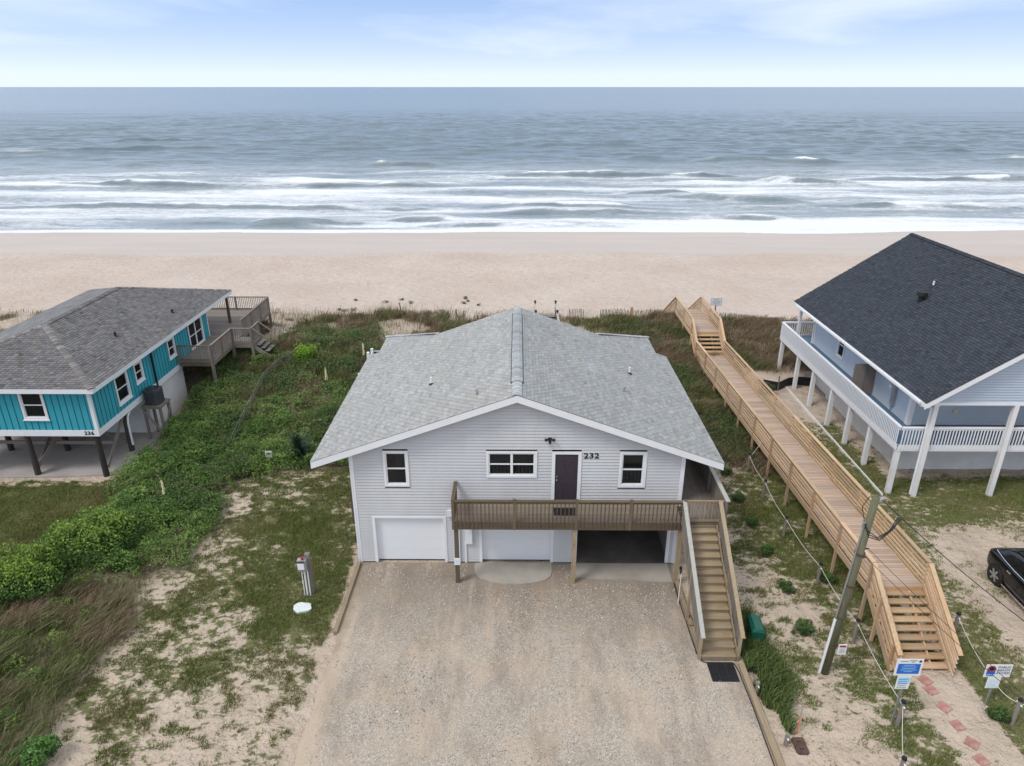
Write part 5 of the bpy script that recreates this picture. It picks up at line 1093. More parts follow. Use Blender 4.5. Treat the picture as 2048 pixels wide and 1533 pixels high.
def leafcloud(P, size, c, r, up=0.55):
    """one four-cornered leaf per point of P -> vertices, faces, colours"""
    n = len(P); nrm = r.normal(0, 1, (n, 3)); nrm[:, 2] = np.abs(nrm[:, 2]) + up; nrm /= np.linalg.norm(nrm, axis=1)[:, None]
    t = np.cross(nrm, r.normal(0, 1, (n, 3))); t /= np.linalg.norm(t, axis=1)[:, None]; b = np.cross(nrm, t)
    s = (size * r.uniform(0.6, 1.3, n))[:, None]
    Q = np.stack([P - t * s, P + b * s * 0.42, P + t * s, P - b * s * 0.42], 1).reshape(-1, 3)
    return Q, np.arange(n * 4).reshape(n, 4), np.repeat(c, 4, 0)
def vary(base, r, n, amt): return np.clip(np.array(base)[None, :] * (1 + r.normal(0, amt, n))[:, None], 0.004, 1)
def blend(a, b, t): return a * (1 - t[:, None]) + b * t[:, None]

# long dune grass -------------------------------------------------
def tallcol(x, y, r):
    n = len(x); g = vary((0.115, 0.138, 0.044), r, n, 0.35); b = vary((0.215, 0.155, 0.098), r, n, 0.3); s = vary((0.34, 0.28, 0.17), r, n, 0.25)
    t = np.clip(sst(0.36, 0.62, fbm(x, y, 2.4, 401, 4)) * 0.9 + 0.12 * sst(34, 42, y) + 0.08 - 0.34 * (1 - sst(21, 24, y)) * sst(0.7, 0.4, vn(x, y, 2.0, 403)), 0, 1); t = np.where(r.random(n) < t, 1.0, 0.0) * 0.95
    c = blend(g, b, t); k = r.random(n) < 0.10; c[k] = s[k]; return c
tallh = lambda x, y: 0.18 + 0.62 * fbm(x, y, 1.3, 411, 2) ** 1.3 + 0.12 * (y < 22)
zones = [(-26, -12.6, 9.5, 22.5, 110000, 501, (1.0, 0.55), 0.75), (-19.2, -6.6, 29.5, 43, 120000, 503, (1.0, -0.2), 0.35), (-19.2, -6.6, 43, 52, 60000, 504, (1.0, -0.2), 0.35),
         (-42, -19.2, 40, 52, 26000, 505, (1, 0), 0.3), (-6.6, 7.0, 44, 52, 36000, 507, (1, 0), 0.3), (7.0, 19.5, 27.5, 52, 190000, 509, (1.0, -0.3), 0.35), (19.5, 40, 42, 52, 24000, 511, (1, 0), 0.3)]
for i, (a, b, c, d, n, sd_, ld, ln) in enumerate(zones):
    x, y, r = pick_points(a, b, c, d, n, lambda x, y: d_tall(x, y) * (0.25 + 0.75 * sst(0.36, 0.56, fbm(x, y, 0.9, 407, 2))), sd_)
    if len(x): o = blades('dune_grass', x, y, r, tallh, ln, 0.018 if c < 25 else 0.024, tallcol, leandir=ld); tag(o, 'long green and brown dune grass covering ' + ['the ground beside the sandy lawn', 'the slope left of the grey house', 'the dune crest left of the grey roof', 'the dune behind the teal house', 'the dune behind the grey house', 'the dune along the pine boardwalk', 'the dune behind the pale blue house'][i], 'grass', kind='stuff')
# seed stalks that stand out against the sand at the dune edge
x, y, r = pick_points(-20, 18, 48.5, 51.6, 3000, lambda x, y: 0.55 * (fbm(x, y, 2.0, 421, 2) > 0.42), 513)
o = blades('sea_oats', x, y, r, lambda x, y: 1.0 + 0 * x, 0.25, 0.015, lambda x, y, r: vary((0.24, 0.205, 0.10), r, len(x), 0.25)); tag(o, 'thin pale sea oat stalks along the seaward edge of the dune', 'grass', kind='stuff')
# short lawn grass ------------------------------------------------
def lawncol(x, y, r):
    n = len(x); g = vary((0.128, 0.172, 0.036), r, n, 0.3); d = vary((0.23, 0.195, 0.085), r, n, 0.25); t = np.where(r.random(n) < 0.26 + 0.5 * sst(0.45, 0.7, fbm(x, y, 1.9, 431, 3)), 1.0, 0.0) * 0.8; return blend(g, d, t)
lawns = [(-26, -5.8, 10.5, 30.5, 520000, 521, 'patchy short grass on the sandy lawn left of the driveway'), (7.1, 14.0, 10.5, 36, 240000, 523, 'patchy short grass on the sand between staircase and boardwalk'), (13.9, 26, 12, 37, 190000, 525, 'patchy short grass on the sand before the pale blue house')]
for a, b, c, d, n, sd_, lab in lawns:
    x, y, r = pick_points(a, b, c, d, n, lambda x, y: sst(-0.04, 0.14, d_lawn(x, y) - 0.9 * d_tall(x, y) - 0.9 * d_shrub(x, y) - (0.15 + 0.7 * (0.6 * vn(x * 0.75, y, 0.26, 441) + 0.4 * vn(x, y, 0.55, 445)))), sd_)
    o = blades('lawn_grass', x, y, r, lambda x, y: 0.06 + 0.12 * fbm(x, y, 0.8, 443, 2), 0.3, 0.03, lawncol, seg=False); tag(o, lab, 'grass', kind='stuff')
# sprigs: single weeds dotted over the bare sand
x, y, r = pick_points(-13.5, 19, 11, 36, 9000, lambda x, y: 0.35 * (1 - d_lawn(x, y)) * ((x < -6.5) | (x > 7.4)) * (1 - d_tall(x, y)), 527)
cx_ = np.repeat(x, 5) + r.normal(0, 0.05, len(x) * 5); cy_ = np.repeat(y, 5) + r.normal(0, 0.05, len(x) * 5)
o = blades('weed_sprigs', cx_, cy_, r, lambda x, y: 0.06 + 0 * x, 0.2, 0.03, lambda x, y, r: vary((0.10, 0.12, 0.035), r, len(x), 0.35), seg=False); tag(o, 'scattered tiny weeds sprouting from the bare sandy yard', 'weeds', kind='stuff')
# leafy ground cover ----------------------------------------------
x, y, r = pick_points(-19.5, -6.8, 20.5, 39, 330000, lambda x, y: d_shrub(x, y) * (0.15 + 0.85 * sst(0.34, 0.5, vn(x, y, 0.42, 457) * 0.6 + fbm(x, y, 1.1, 459, 2) * 0.4)), 531)
hum = 0.12 + 0.85 * fbm(x, y, 1.4, 451, 2) ** 1.7 + 0.30 * vn(x, y, 0.5, 453) ** 1.5
z = tz(x, y) + hum * r.uniform(0.35, 1.0, len(x)) ** 0.6
t = sst(0.40, 0.62, fbm(x, y, 3.0, 455, 3)); c = blend(vary((0.062, 0.120, 0.026), r, len(x), 0.32), vary((0.135, 0.225, 0.048), r, len(x), 0.28), t)
br_ = r.random(len(x)) < 0.30 * sst(0.45, 0.7, fbm(x, y, 2.5, 460, 3)); c[br_] = vary((0.19, 0.145, 0.075), r, int(br_.sum()), 0.2)
Q, Fq_, CC = leafcloud(np.stack([x, y, z], 1), 0.052, c, r)
tag(fastmesh('ground_cover', Q, Fq_, M['leaf'], CC), 'dense green leafy ground cover between the teal house and the sandy lawn', 'ground cover', kind='stuff')
# leafy mounds that break the cover into light and dark clumps
r = np.random.default_rng(541); mp_ = []; mc = []
def mounds(x0, x1, y0, y1, n, dens, ca, cb_, smin, smax, per):
    k = 0
    while k < n:
        x, y = r.uniform(x0, x1), r.uniform(y0, y1)
        if r.random() > float(dens(np.array([x]), np.array([y]))[0]): continue
        k += 1; s = r.uniform(smin, smax); m = int(per * (s / smax) ** 2); d = r.normal(0, 1, (m, 3)); d /= np.linalg.norm(d, axis=1)[:, None]; d[:, 2] = np.abs(d[:, 2])
        q = r.uniform(0.6, 1.0, (m, 1)) ** 0.5 * (1 + 0.22 * np.sin(5 * d[:, :1] + k) * np.cos(4 * d[:, 1:2] + k)); mp_.append(np.array([x, y, tzs(x, y) + 0.08]) + d * q * np.array([s, s * 0.9, s * r.uniform(0.75, 1.1)]))
        t_ = r.random(); base_ = np.array(ca) * (1 - t_) + np.array(cb_) * t_; mc.append(vary(base_, r, m, 0.22) * (0.75 + 0.45 * d[:, 2:3]) if False else vary(base_, r, m, 0.22))
mounds(-18.4, -9.5, 21, 34, 150, d_shrub, (0.055, 0.115, 0.024), (0.185, 0.28, 0.06), 0.35, 0.95, 900)
mounds(-18.3, -7.2, 33, 46, 120, d_tall, (0.065, 0.115, 0.032), (0.17, 0.225, 0.065), 0.25, 0.7, 520)
mounds(-21, -13.6, 11, 21.5, 46, d_tall, (0.07, 0.13, 0.025), (0.16, 0.22, 0.05), 0.22, 0.5, 420)
mounds(7.8, 11.6, 30, 49, 34, d_tall, (0.055, 0.085, 0.028), (0.12, 0.15, 0.05), 0.22, 0.5, 320)
P = np.concatenate(mp_); C_ = np.concatenate(mc); Q, Fq_, CC = leafcloud(P, 0.05, C_, r)
tag(fastmesh('leafy_mounds', Q, Fq_, M['leaf'], CC), 'low leafy weed mounds scattered through the dune grass and ground cover', 'weeds', kind='stuff')
# weedy greens mixed into the slope
x, y, r = pick_points(-19, -6.8, 32, 46, 90000, lambda x, y: d_tall(x, y) * sst(0.50, 0.62, fbm(x, y, 2.2, 461, 3)), 533)
z = tz(x, y) + r.uniform(0.1, 0.55, len(x)); Q, Fq_, CC = leafcloud(np.stack([x, y, z], 1), 0.05, vary((0.085, 0.135, 0.036), r, len(x), 0.3), r)
tag(fastmesh('slope_weeds', Q, Fq_, M['leaf'], CC), 'leafy weeds tangled in the grass of the slope by the slat fence', 'weeds', kind='stuff')
x, y, r = pick_points(7.6, 12, 29, 50, 50000, lambda x, y: d_tall(x, y) * sst(0.52, 0.64, fbm(x, y, 2.2, 463, 3)), 535)
z = tz(x, y) + r.uniform(0.1, 0.45, len(x)); Q, Fq_, CC = leafcloud(np.stack([x, y, z], 1), 0.045, vary((0.07, 0.11, 0.03), r, len(x), 0.3), r)
tag(fastmesh('slope_weeds', Q, Fq_, M['leaf'], CC), 'leafy weeds tangled in the grass between grey house and boardwalk', 'weeds', kind='stuff')

# single shrubs ---------------------------------------------------
def shrub(x, y, rx, ry, h, n, col, top, size, label, seed, group=None, name='shrub', lobes=9, sink=0.0):
    r = np.random.default_rng(seed); z0 = tzs(x, y); t = thing(name, (x, y, z0), label, 'shrub', group)
    pts = []; rel = []
    cen = [(r.uniform(-0.62, 0.62) * rx, r.uniform(-0.62, 0.62) * ry, r.uniform(0.30, 0.68) * h, r.uniform(0.32, 0.55)) for _ in range(lobes)]
    per = n // lobes
    for cx2, cy2, cz2, s in cen:
        d = r.normal(0, 1, (per, 3)); d /= np.linalg.norm(d, axis=1)[:, None]; q = r.uniform(0.55, 1.0, per)[:, None] ** 0.5 * (1 + 0.16 * np.sin(7 * d[:, :1] + seed) * np.cos(6 * d[:, 1:2]))
        pts.append(np.array([cx2, cy2, cz2]) + d * q * np.array([rx * s, ry * s, h * s * 0.85]))
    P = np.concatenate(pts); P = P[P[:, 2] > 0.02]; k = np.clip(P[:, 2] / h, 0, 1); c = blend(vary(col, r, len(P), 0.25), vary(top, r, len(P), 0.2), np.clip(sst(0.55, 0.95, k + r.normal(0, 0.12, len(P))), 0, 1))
    Q, Fq_, CC = leafcloud(P, size, c, r); o = fastmesh('foliage', Q, Fq_, M['leaf'], CC, parent=t)
    mb = MB()
    for i in range(5): a = r.uniform(0, 6.28); mb.cyl((0.04 * math.cos(a), 0.04 * math.sin(a), -0.08), (rx * 0.5 * math.cos(a), ry * 0.5 * math.sin(a), h * 0.55), 0.03, 0.012, 6)
    so_ = mk('stems', mb.v, mb.f, M['stem'], t); so_['kind'] = 'stuff'
    return t
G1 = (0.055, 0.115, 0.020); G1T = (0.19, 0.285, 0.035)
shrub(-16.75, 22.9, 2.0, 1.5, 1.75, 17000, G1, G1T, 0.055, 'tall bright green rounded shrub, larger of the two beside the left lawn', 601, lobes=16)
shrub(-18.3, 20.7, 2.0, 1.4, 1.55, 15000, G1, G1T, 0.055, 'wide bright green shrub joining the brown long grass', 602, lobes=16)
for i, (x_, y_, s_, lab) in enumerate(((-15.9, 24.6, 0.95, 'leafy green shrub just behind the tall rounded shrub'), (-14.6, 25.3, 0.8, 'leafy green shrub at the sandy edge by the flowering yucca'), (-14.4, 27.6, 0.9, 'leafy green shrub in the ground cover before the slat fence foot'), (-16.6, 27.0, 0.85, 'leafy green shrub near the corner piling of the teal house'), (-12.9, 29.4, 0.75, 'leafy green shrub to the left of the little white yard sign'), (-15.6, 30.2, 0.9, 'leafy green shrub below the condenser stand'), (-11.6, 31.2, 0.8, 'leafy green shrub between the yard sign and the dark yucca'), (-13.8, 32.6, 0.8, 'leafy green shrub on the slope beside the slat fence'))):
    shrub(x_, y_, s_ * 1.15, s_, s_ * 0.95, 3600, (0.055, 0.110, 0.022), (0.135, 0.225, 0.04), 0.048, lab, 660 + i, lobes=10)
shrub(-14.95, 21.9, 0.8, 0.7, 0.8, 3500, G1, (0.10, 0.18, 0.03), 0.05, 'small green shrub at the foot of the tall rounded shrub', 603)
shrub(-13.3, 13.4, 0.75, 0.65, 0.75, 3500, (0.055, 0.13, 0.03), (0.10, 0.22, 0.04), 0.05, 'fresh green shrub alone at the sandy lawn corner', 604)
shrub(-13.1, 40.2, 0.75, 0.65, 1.1, 3600, (0.11, 0.23, 0.02), (0.24, 0.40, 0.03), 0.05, 'small vivid lime green bush on the grassy slope', 605)
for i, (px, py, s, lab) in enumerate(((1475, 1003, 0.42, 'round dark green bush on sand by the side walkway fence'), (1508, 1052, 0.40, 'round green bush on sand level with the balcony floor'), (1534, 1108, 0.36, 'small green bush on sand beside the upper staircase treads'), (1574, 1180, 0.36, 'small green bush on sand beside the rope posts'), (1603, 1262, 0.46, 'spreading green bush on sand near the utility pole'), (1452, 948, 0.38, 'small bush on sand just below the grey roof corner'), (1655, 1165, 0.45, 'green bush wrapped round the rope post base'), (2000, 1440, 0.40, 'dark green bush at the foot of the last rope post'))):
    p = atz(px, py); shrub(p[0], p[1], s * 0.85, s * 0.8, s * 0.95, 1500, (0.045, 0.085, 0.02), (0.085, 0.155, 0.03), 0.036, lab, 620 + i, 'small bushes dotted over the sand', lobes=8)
p = atz(1530, 860); shrub(15.0, 38.9, 0.6, 0.5, 0.8, 1800, (0.06, 0.085, 0.03), (0.09, 0.12, 0.04), 0.045, 'grey green bush behind the low black silt fence', 640)
# rank grass round the green box
def tuft(x, y, n, h, col, label, seed, spread=0.25, wid=0.03, name='grass_clump', lean=0.3, group=None):
    r = np.random.default_rng(seed); xx = x + r.normal(0, spread, n); yy = y + r.normal(0, spread, n)
    o = blades(name, xx, yy, r, lambda a, b: h + 0 * a, lean, wid, lambda a, b, r_: vary(col, r_, len(a), 0.3)); return tag(o, label, 'grass', group)
r = np.random.default_rng(651); xx = r.uniform(7.35, 8.5, 7000); yy = r.uniform(14.6, 19.6, 7000); kp = (np.abs(xx - 7.85) < 0.5 * np.sqrt(np.clip(1 - ((yy - 17.1) / 2.6) ** 2, 0, 1)) * (0.25 + 1.3 * vn(xx, yy, 0.45, 5)))
o = blades('rank_grass', xx[kp], yy[kp], r, lambda a, b: 0.42 + 0 * a, 0.3, 0.03, lambda a, b, r_: vary((0.10, 0.135, 0.04), r_, len(a), 0.35)); tag(o, 'rank green grass growing beside the staircase foot and driveway timber', 'grass', kind='stuff')
# yucca clumps with cream flower stalks
def yucca(x, y, h, n, label, flower=None, seed=1, leaf=(0.03, 0.06, 0.025), spike=0.9):
    r = np.random.default_rng(seed); z = tzs(x, y); t = thing('yucca_plant', (x, y, z), label, 'yucca')
    mb = MB()
    for i in range(n):
        a = r.uniform(0, 6.28); e = r.uniform(0.15, 1.35); L = spike * r.uniform(0.7, 1.1); d = Vector((math.cos(a) * math.cos(e), math.sin(a) * math.cos(e), math.sin(e))); b0 = Vector((x, y, z + h * r.uniform(0.1, 1.0)))
        s_ = d.cross(Vector((0, 0, 1))).normalized() * 0.032; m_ = b0 + d * L * 0.5; mb.add([b0 - s_ * 0.7, b0 + s_ * 0.7, m_ + s_, b0 + d * L - Vector((0, 0, 0.1 * L)), m_ - s_], [(0, 1, 2, 4), (4, 2, 3)])
    mt_ = M.setdefault('yucca', plain('yucca_leaf', leaf, 0.5, 0.2, 5)); lo_ = mb.build('leaves', mt_, t); lo_['kind'] = 'stuff'
    MB().cyl((x, y, z - 0.1), (x, y, z + h), 0.10, 0.08, 8).build('trunk', M['stem'], t)
    if flower:
        MB().cyl((x, y, z + h * 0.5), (x + 0.05, y, z + flower), 0.022, 0.012, 6).build('flower_stalk', M['stem'], t)
        fm = MB()
        for i in range(46):
            q = r.uniform(0.55, 1.0); a = r.uniform(0, 6.28); rr = 0.09 * (1.15 - q); c = Vector((x + 0.05 + rr * math.cos(a), y + rr * math.sin(a), z + flower * q)); w_ = 0.035
            fm.add([c + Vector((-w_, 0, 0)), c + Vector((0, -w_, -0.02)), c + Vector((w_, 0, 0)), c + Vector((0, w_, -0.02)), c + Vector((0, 0, 0.06))], [(0, 1, 4), (1, 2, 4), (2, 3, 4), (3, 0, 4)])
        fo_ = fm.build('blossoms', M['cream'], t); fo_['kind'] = 'stuff'
    return t
yucca(-10.7, 30.2, 1.1, 230, 'dark spiky yucca clump beside the grey roof corner', None, 701, spike=0.85)
yucca(-15.35, 26.0, 0.3, 40, 'yucca with cream flower spike rising from the green ground cover', 1.45, 702, spike=0.45)
yucca(-10.9, 36.7, 0.3, 40, 'yucca with cream blossoms on the slope beside the grey roof', 1.5, 703, spike=0.45)
yucca(-9.3, 39.5, 0.3, 34, 'yucca with a slender flower stalk high on the slope by the roof', 1.6, 704, spike=0.45)
# beach plants ----------------------------------------------------
bp = [(822, 604), (803, 597), (771, 602), (678, 617), (708, 617), (690, 619), (712, 598), (930, 595), (937, 600), (928, 605), (957, 608), (560, 628), (850, 627), (752, 628), (758, 633), (792, 633), (830, 635), (885, 622), (700, 635), (640, 640)]
for i, (px, py) in enumerate(bp):
    p = atz(px, py + 3, -0.9 if py > 610 else -1.2); yv = p[1]; xv = p[0]; zz = tzs(xv, yv); p = atz(px, py + 3, zz); s = 0.17 + 0.14 * random.random()
    shrub(p[0], p[1], s * 1.3, s * 1.3, s * 1.1, 120, (0.10, 0.14, 0.04), (0.16, 0.20, 0.06), 0.055, 'small green plant sprouting alone from the bare beach sand', 800 + i, 'small plants on the beach sand', name='beach_plant', lobes=4)

# ================================================================== fences in the sand
def slatfence(path, label, h=1.05, step=0.11, tilt=0.18, seed=1, name='sand_fence', keep=1.0):
    r = np.random.default_rng(seed); c = path[len(path) // 2]; t = thing(name, (c[0], c[1], tzs(*c)), label, 'fence', 'slatted sand fences on the dune')
    me = boxmesh('slat', 0.045, 0.012, h, M['greywood_z'])
    for (ax, ay), (bx_, by_) in zip(path[:-1], path[1:]):
        L = math.hypot(bx_ - ax, by_ - ay); n = max(1, int(L / step)); an = math.atan2(by_ - ay, bx_ - ax)
        for i in range(n):
            if r.random() > keep: continue
            f = (i + 0.5) / n; x, y = ax + (bx_ - ax) * f, ay + (by_ - ay) * f; piece('slat', me, t, (x, y, tzs(x, y) + h * 0.5 - 0.12 + r.normal(0, 0.03)), (tilt + r.normal(0, 0.05), r.normal(0, 0.06), an))
        for q in (0.3, 0.8):
            MB().tube([(ax, ay, tzs(ax, ay) + h * q - 0.1), (bx_, by_, tzs(bx_, by_) + h * q - 0.1)], 0.006, 4).build('wire', M['metal'], t)
    return t
fp = [atz(x, y, z) for x, y, z in ((466, 905, 0.0), (482, 872, 0.15), (503, 832, 0.4), (522, 795, 0.7), (533, 775, 0.85), (556, 752, 1.0), (590, 735, 1.1))]
slatfence([(p[0], p[1]) for p in fp], 'long slatted sand fence winding down the grassy slope by the teal house', 1.05, 0.14, 0.35, 901, keep=0.86)
slatfence([(3.9, 51.3), (5.1, 51.2)], 'short slatted sand fence panel just beyond the beach walkway posts', 1.1, 0.11, 0.1, 902)
slatfence([(6.3, 51.4), (9.0, 51.6), (11.3, 51.9)], 'slatted sand fence running to the boardwalk at the dune edge', 1.1, 0.11, 0.12, 903)
slatfence([(15.2, 52.0), (19.5, 52.2)], 'slatted sand fence showing above the grass beside the beach sign', 1.1, 0.11, 0.1, 904)
for i, (px, py, tl) in enumerate(((732, 640, 0.2), (805, 645, 0.3), (838, 655, -0.5), (870, 642, 0.3), (916, 645, 0.3), (955, 640, 0.1), (660, 640, 0.1))):
    z0 = 0.2; p = atz(px, py, z0); zz = tzs(p[0], p[1]); p = atz(px, py, zz); zz = tzs(p[0], p[1])
    mb = MB().beam((p[0], p[1], zz - 0.2), (p[0] - tl * 0.5, p[1], zz + 1.0), 0.09, 0.06, (0, 1, 0)); mb.add([], [])
    single(mb, 'fence_stake', M['greywood_z'], (p[0], p[1], zz), 'leaning grey stake of an old sand fence at the dune edge', 'stake', 'leaning fence stakes')
p = atz(691, 645, 0.2); zz = tzs(p[0], p[1]); single(MB().box(p[0] - 0.08, p[0] + 0.08, p[1] - 0.08, p[1] + 0.08, zz - 0.2, zz + 0.95), 'marker_post', M['new_z'], (p[0], p[1], zz), 'short square orange wood post at the dune edge left of the grey roof', 'post')
p = (8.6, 50.6); zz = tzs(*p); single(MB().box(p[0] - 0.09, p[0] + 0.09, p[1] - 0.09, p[1] + 0.09, zz - 0.2, zz + 0.95), 'marker_post', M['new_z'], (p[0], p[1], zz), 'short square wood post standing in grass before the sand fence', 'post')
sf_ = thing('silt_fence', (16.9, 40.3, 0), 'low black silt fence sagging beside the white deck posts', 'fence')
pts = [(15.1, 39.7), (15.9, 39.3), (16.7, 39.9), (17.4, 40.1), (18.3, 40.0), (18.7, 41.0)]
mb = MB()
for (a, b), (c, d) in zip(pts[:-1], pts[1:]): mb.beam((a, b, tzs(a, b) + 0.25), (c, d, tzs(c, d) + 0.25), 0.02, 0.62)
mb.build('fabric', M['black'], sf_)
for a, b in ((15.9, 39.32), (18.2, 40.1)): MB().box(a - 0.03, a + 0.03, b - 0.03, b + 0.03, tzs(a, b) - 0.2, tzs(a, b) + 0.95).build('stake', M['greywood_z'], sf_)

# ================================================================== rope fences
def ropepost(x, y, h, label, cap=True, r=0.06):
    z = tzs(x, y); t = thing('rope_post', (x, y, z), label, 'post', 'capped rope posts'); MB().cyl((x, y, z - 0.2), (x, y, z + h), r, r, 12).build('shaft', M['greywood_z'], t)
    if cap: MB().cyl((x, y, z + h), (x, y, z + h + 0.07), r * 1.25, r * 1.0, 12).build('cap', M['black'], t)
    MB().cyl((x, y - 0.11, z + h - 0.12), (x, y + 0.11, z + h - 0.12), 0.022, 0.022, 8).build('rope_eye', M['pvc'], t)
    return (x, y, z + h - 0.10)
def rope(pts, label, mat='rope', rad=0.009, sag=0.12, name='rope'):
    full = []
    for a, b in zip(pts[:-1], pts[1:]):
        for i in range(8): f = i / 8; full.append((a[0] + (b[0] - a[0]) * f, a[1] + (b[1] - a[1]) * f, a[2] + (b[2] - a[2]) * f - sag * 4 * f * (1 - f)))
    full.append(pts[-1]); return single(MB().tube(full, rad, 6), name, M[mat], full[len(full) // 2], label, name)
e = []
for x, y, lab in ((11.15, 29.6, 'capped rope post hard against the boardwalk in dark grass'), (11.08, 27.1, 'capped rope post on grassy sand near the side walkway fence'), (11.0, 24.2, 'capped rope post on sand halfway along the staircase side'), (11.2, 21.2, 'capped rope post with a green bush at its base'), (11.25, 18.25, 'capped rope post just behind the leaning utility pole'), (11.07, 14.94, 'capped rope post standing before the blue notice sign'), (10.15, 13.1, 'capped rope post farthest from the boardwalk stairs')):
    e.append(ropepost(x, y, 0.92, lab))
rope([(11.86, 30.2, 1.35)] + e, 'white rope strung between posts from the boardwalk to the blue sign')
f_ = [ropepost(14.75, 18.6, 0.9, 'capped rope post on the car side of the boardwalk stairs'), (14.1, 15.7, 0.95), ropepost(14.42, 15.0, 0.95, 'capped rope post beyond the public access sign')]
rope(f_ + [(16.2, 14.4, 0.8)], 'white rope running past the public access sign beyond the pavers')
ropepost(7.36, 16.1, 0.5, 'short rope post at the timber beside the black rubber mat', False, 0.055); ropepost(7.62, 14.3, 0.42, 'stubby greenish post near the rusty plate', False, 0.06)

# ================================================================== utility pole and wires
up_ = thing('utility_pole', (9.76, 16.95, 0), 'leaning weathered utility pole with white conduit beside the boardwalk', 'utility pole')
pb_, pt_ = Vector((9.76, 16.95, -0.2)), Vector((9.84, 16.5, 6.75))
MB().cyl(pb_, pt_, 0.135, 0.10, 16).build('shaft', M['pole'], up_, True)
A2 = lambda f, dx=0, dy=0: tuple(pb_.lerp(pt_, f) + Vector((dx, dy, 0)))
MB().cyl(A2(0.03, -0.165, -0.02), A2(0.36, -0.155, -0.02), 0.042, 0.042, 10).build('conduit', M['pvc'], up_); MB().cyl(A2(0.36, -0.155, -0.02), A2(0.86, -0.125, -0.02), 0.028, 0.028, 10).build('conduit', M['metal'], up_)
for f in (0.2, 0.37, 0.55, 0.72): MB().cyl(A2(f, 0, 0), A2(f + 0.006, 0, 0), 0.15, 0.15, 14).build('strap', M['rust'], up_)
MB().cyl(A2(0.86, -0.125, -0.02), A2(0.885, -0.16, -0.06), 0.05, 0.04, 8).build('weatherhead', M['metal'], up_)
lp_ = [A2(0.885, -0.17, -0.06), A2(0.84, -0.05, -0.2), A2(0.82, 0.25, -0.25), A2(0.86, 0.55, -0.2), A2(0.91, 0.75, -0.1)]
for dz in (0, 0.07, -0.06): MB().tube([(p[0], p[1] + dz, p[2] + dz * math.sin(i * 1.57)) for i, p in enumerate(lp_)], 0.014, 6).build('drip_loop', M['black'], up_)
MB().tube([A2(0.885, -0.16, -0.06), A2(0.95, -0.28, 0.05), A2(1.0, -0.15, 0.05), A2(0.985, 0.02, 0)], 0.01, 6).build('drip_loop', M['black'], up_)
MB().beam(A2(0.97, -0.05, -0.05), A2(0.985, 0.28, 0.12), 0.07, 0.05).build('bracket', M['metal'], up_)
for f in (0.70, 0.745): MB().cyl(A2(f, 0.08, 0), A2(f, 0.22, 0), 0.03, 0.02, 8).build('insulator', M['darkmetal'], up_)
sgp = MB().box(9.90, 10.16, 16.72, 16.735, 0.95, 1.35); so2 = sgp.build('warning_plate', M['pvc'], up_)
MB().box(9.93, 10.13, 16.714, 16.719, 1.24, 1.31).build('print_line', M['redprint'], so2)
for i in range(4): MB().box(9.94, 10.12, 16.714, 16.719, 1.02 + i * 0.05, 1.035 + i * 0.05).build('print_line', M['greyink'], so2)
def span(a, b, r_, lab, sag=0.25, mat='black'):
    pts = [(a[0] + (b[0] - a[0]) * i / 24, a[1] + (b[1] - a[1]) * i / 24, a[2] + (b[2] - a[2]) * i / 24 - sag * 4 * (i / 24) * (1 - i / 24)) for i in range(25)]
    return single(MB().tube(pts, r_, 6), 'overhead_cable', M[mat], a, lab, 'cable')
W1 = aty(2048, 1224, 14.5); W2 = aty(2048, 1378, 12.0); W3 = aty(2048, 1392, 11.5)
ext = lambda a, b, k_=1.6: tuple(a[i] + (b[i] - a[i]) * k_ for i in range(3))
a1 = A2(0.985, 0.2, 0.1); span(a1, ext(a1, W1), 0.013, 'thick black service cable running from the pole top over the parked car')
a2 = A2(0.745, 0.2, 0); span(a2, ext(a2, W2), 0.007, 'thin upper wire running from the pole over the pavers', 0.15)
a3 = A2(0.70, 0.2, 0); span(a3, ext(a3, W3), 0.007, 'thin lower wire running from the pole over the pavers', 0.15)

# ================================================================== signs
s1 = thing('notice_sign', (10.98, 15.05, 0), 'tall white and blue notice sign on a steel post before the boardwalk stairs', 'sign')
MB().box(10.94, 10.99, 15.03, 15.06, -0.2, 2.1).build('post', M['metal'], s1)
MB().box(10.60, 11.34, 15.0, 15.015, 1.86, 2.46).build('panel', M['pvc'], s1); MB().box(10.66, 11.28, 14.994, 14.999, 1.93, 2.29).build('blue_field', M['blue'], s1)
for i, wv in enumerate((0.3, 0.42, 0.36, 0.45, 0.25)): MB().box(10.97 - wv / 2, 10.97 + wv / 2, 14.990, 14.9935, 2.24 - i * 0.058, 2.252 - i * 0.058).build('print_line', M['lightblue'], s1)
for x0, x1, z in ((10.70, 10.92, 2.37), (10.95, 11.15, 2.40), (11.0, 11.1, 2.35)): MB().box(x0, x1, 14.994, 14.999, z, z + 0.02).build('print_line', M['greyink'], s1)
MB().cyl((11.25, 14.999, 2.38), (11.25, 14.993, 2.38), 0.04, 0.04, 12).build('emblem', M['rust'], s1)
MB().box(10.74, 11.12, 15.0, 15.015, 1.36, 1.84).build('panel', M['pvc'], s1); MB().box(10.77, 11.09, 14.994, 14.999, 1.58, 1.80).build('light_blue_field', M['lightblue'], s1)
for i in range(5): MB().box(10.78, 11.05 - 0.03 * (i % 2), 14.990, 14.9935, 1.41 + i * 0.075, 1.425 + i * 0.075).build('print_line', M['greyink'] if i < 2 else M['blue'], s1)
s2 = thing('access_sign', (14.1, 15.7, 0), 'white public access sign with round red emblem on a steel post', 'sign')
MB().box(14.07, 14.12, 15.69, 15.72, -0.2, 1.5).build('post', M['metal'], s2); MB().box(13.70, 14.46, 15.66, 15.675, 1.15, 1.62).build('panel', M['pvc'], s2)
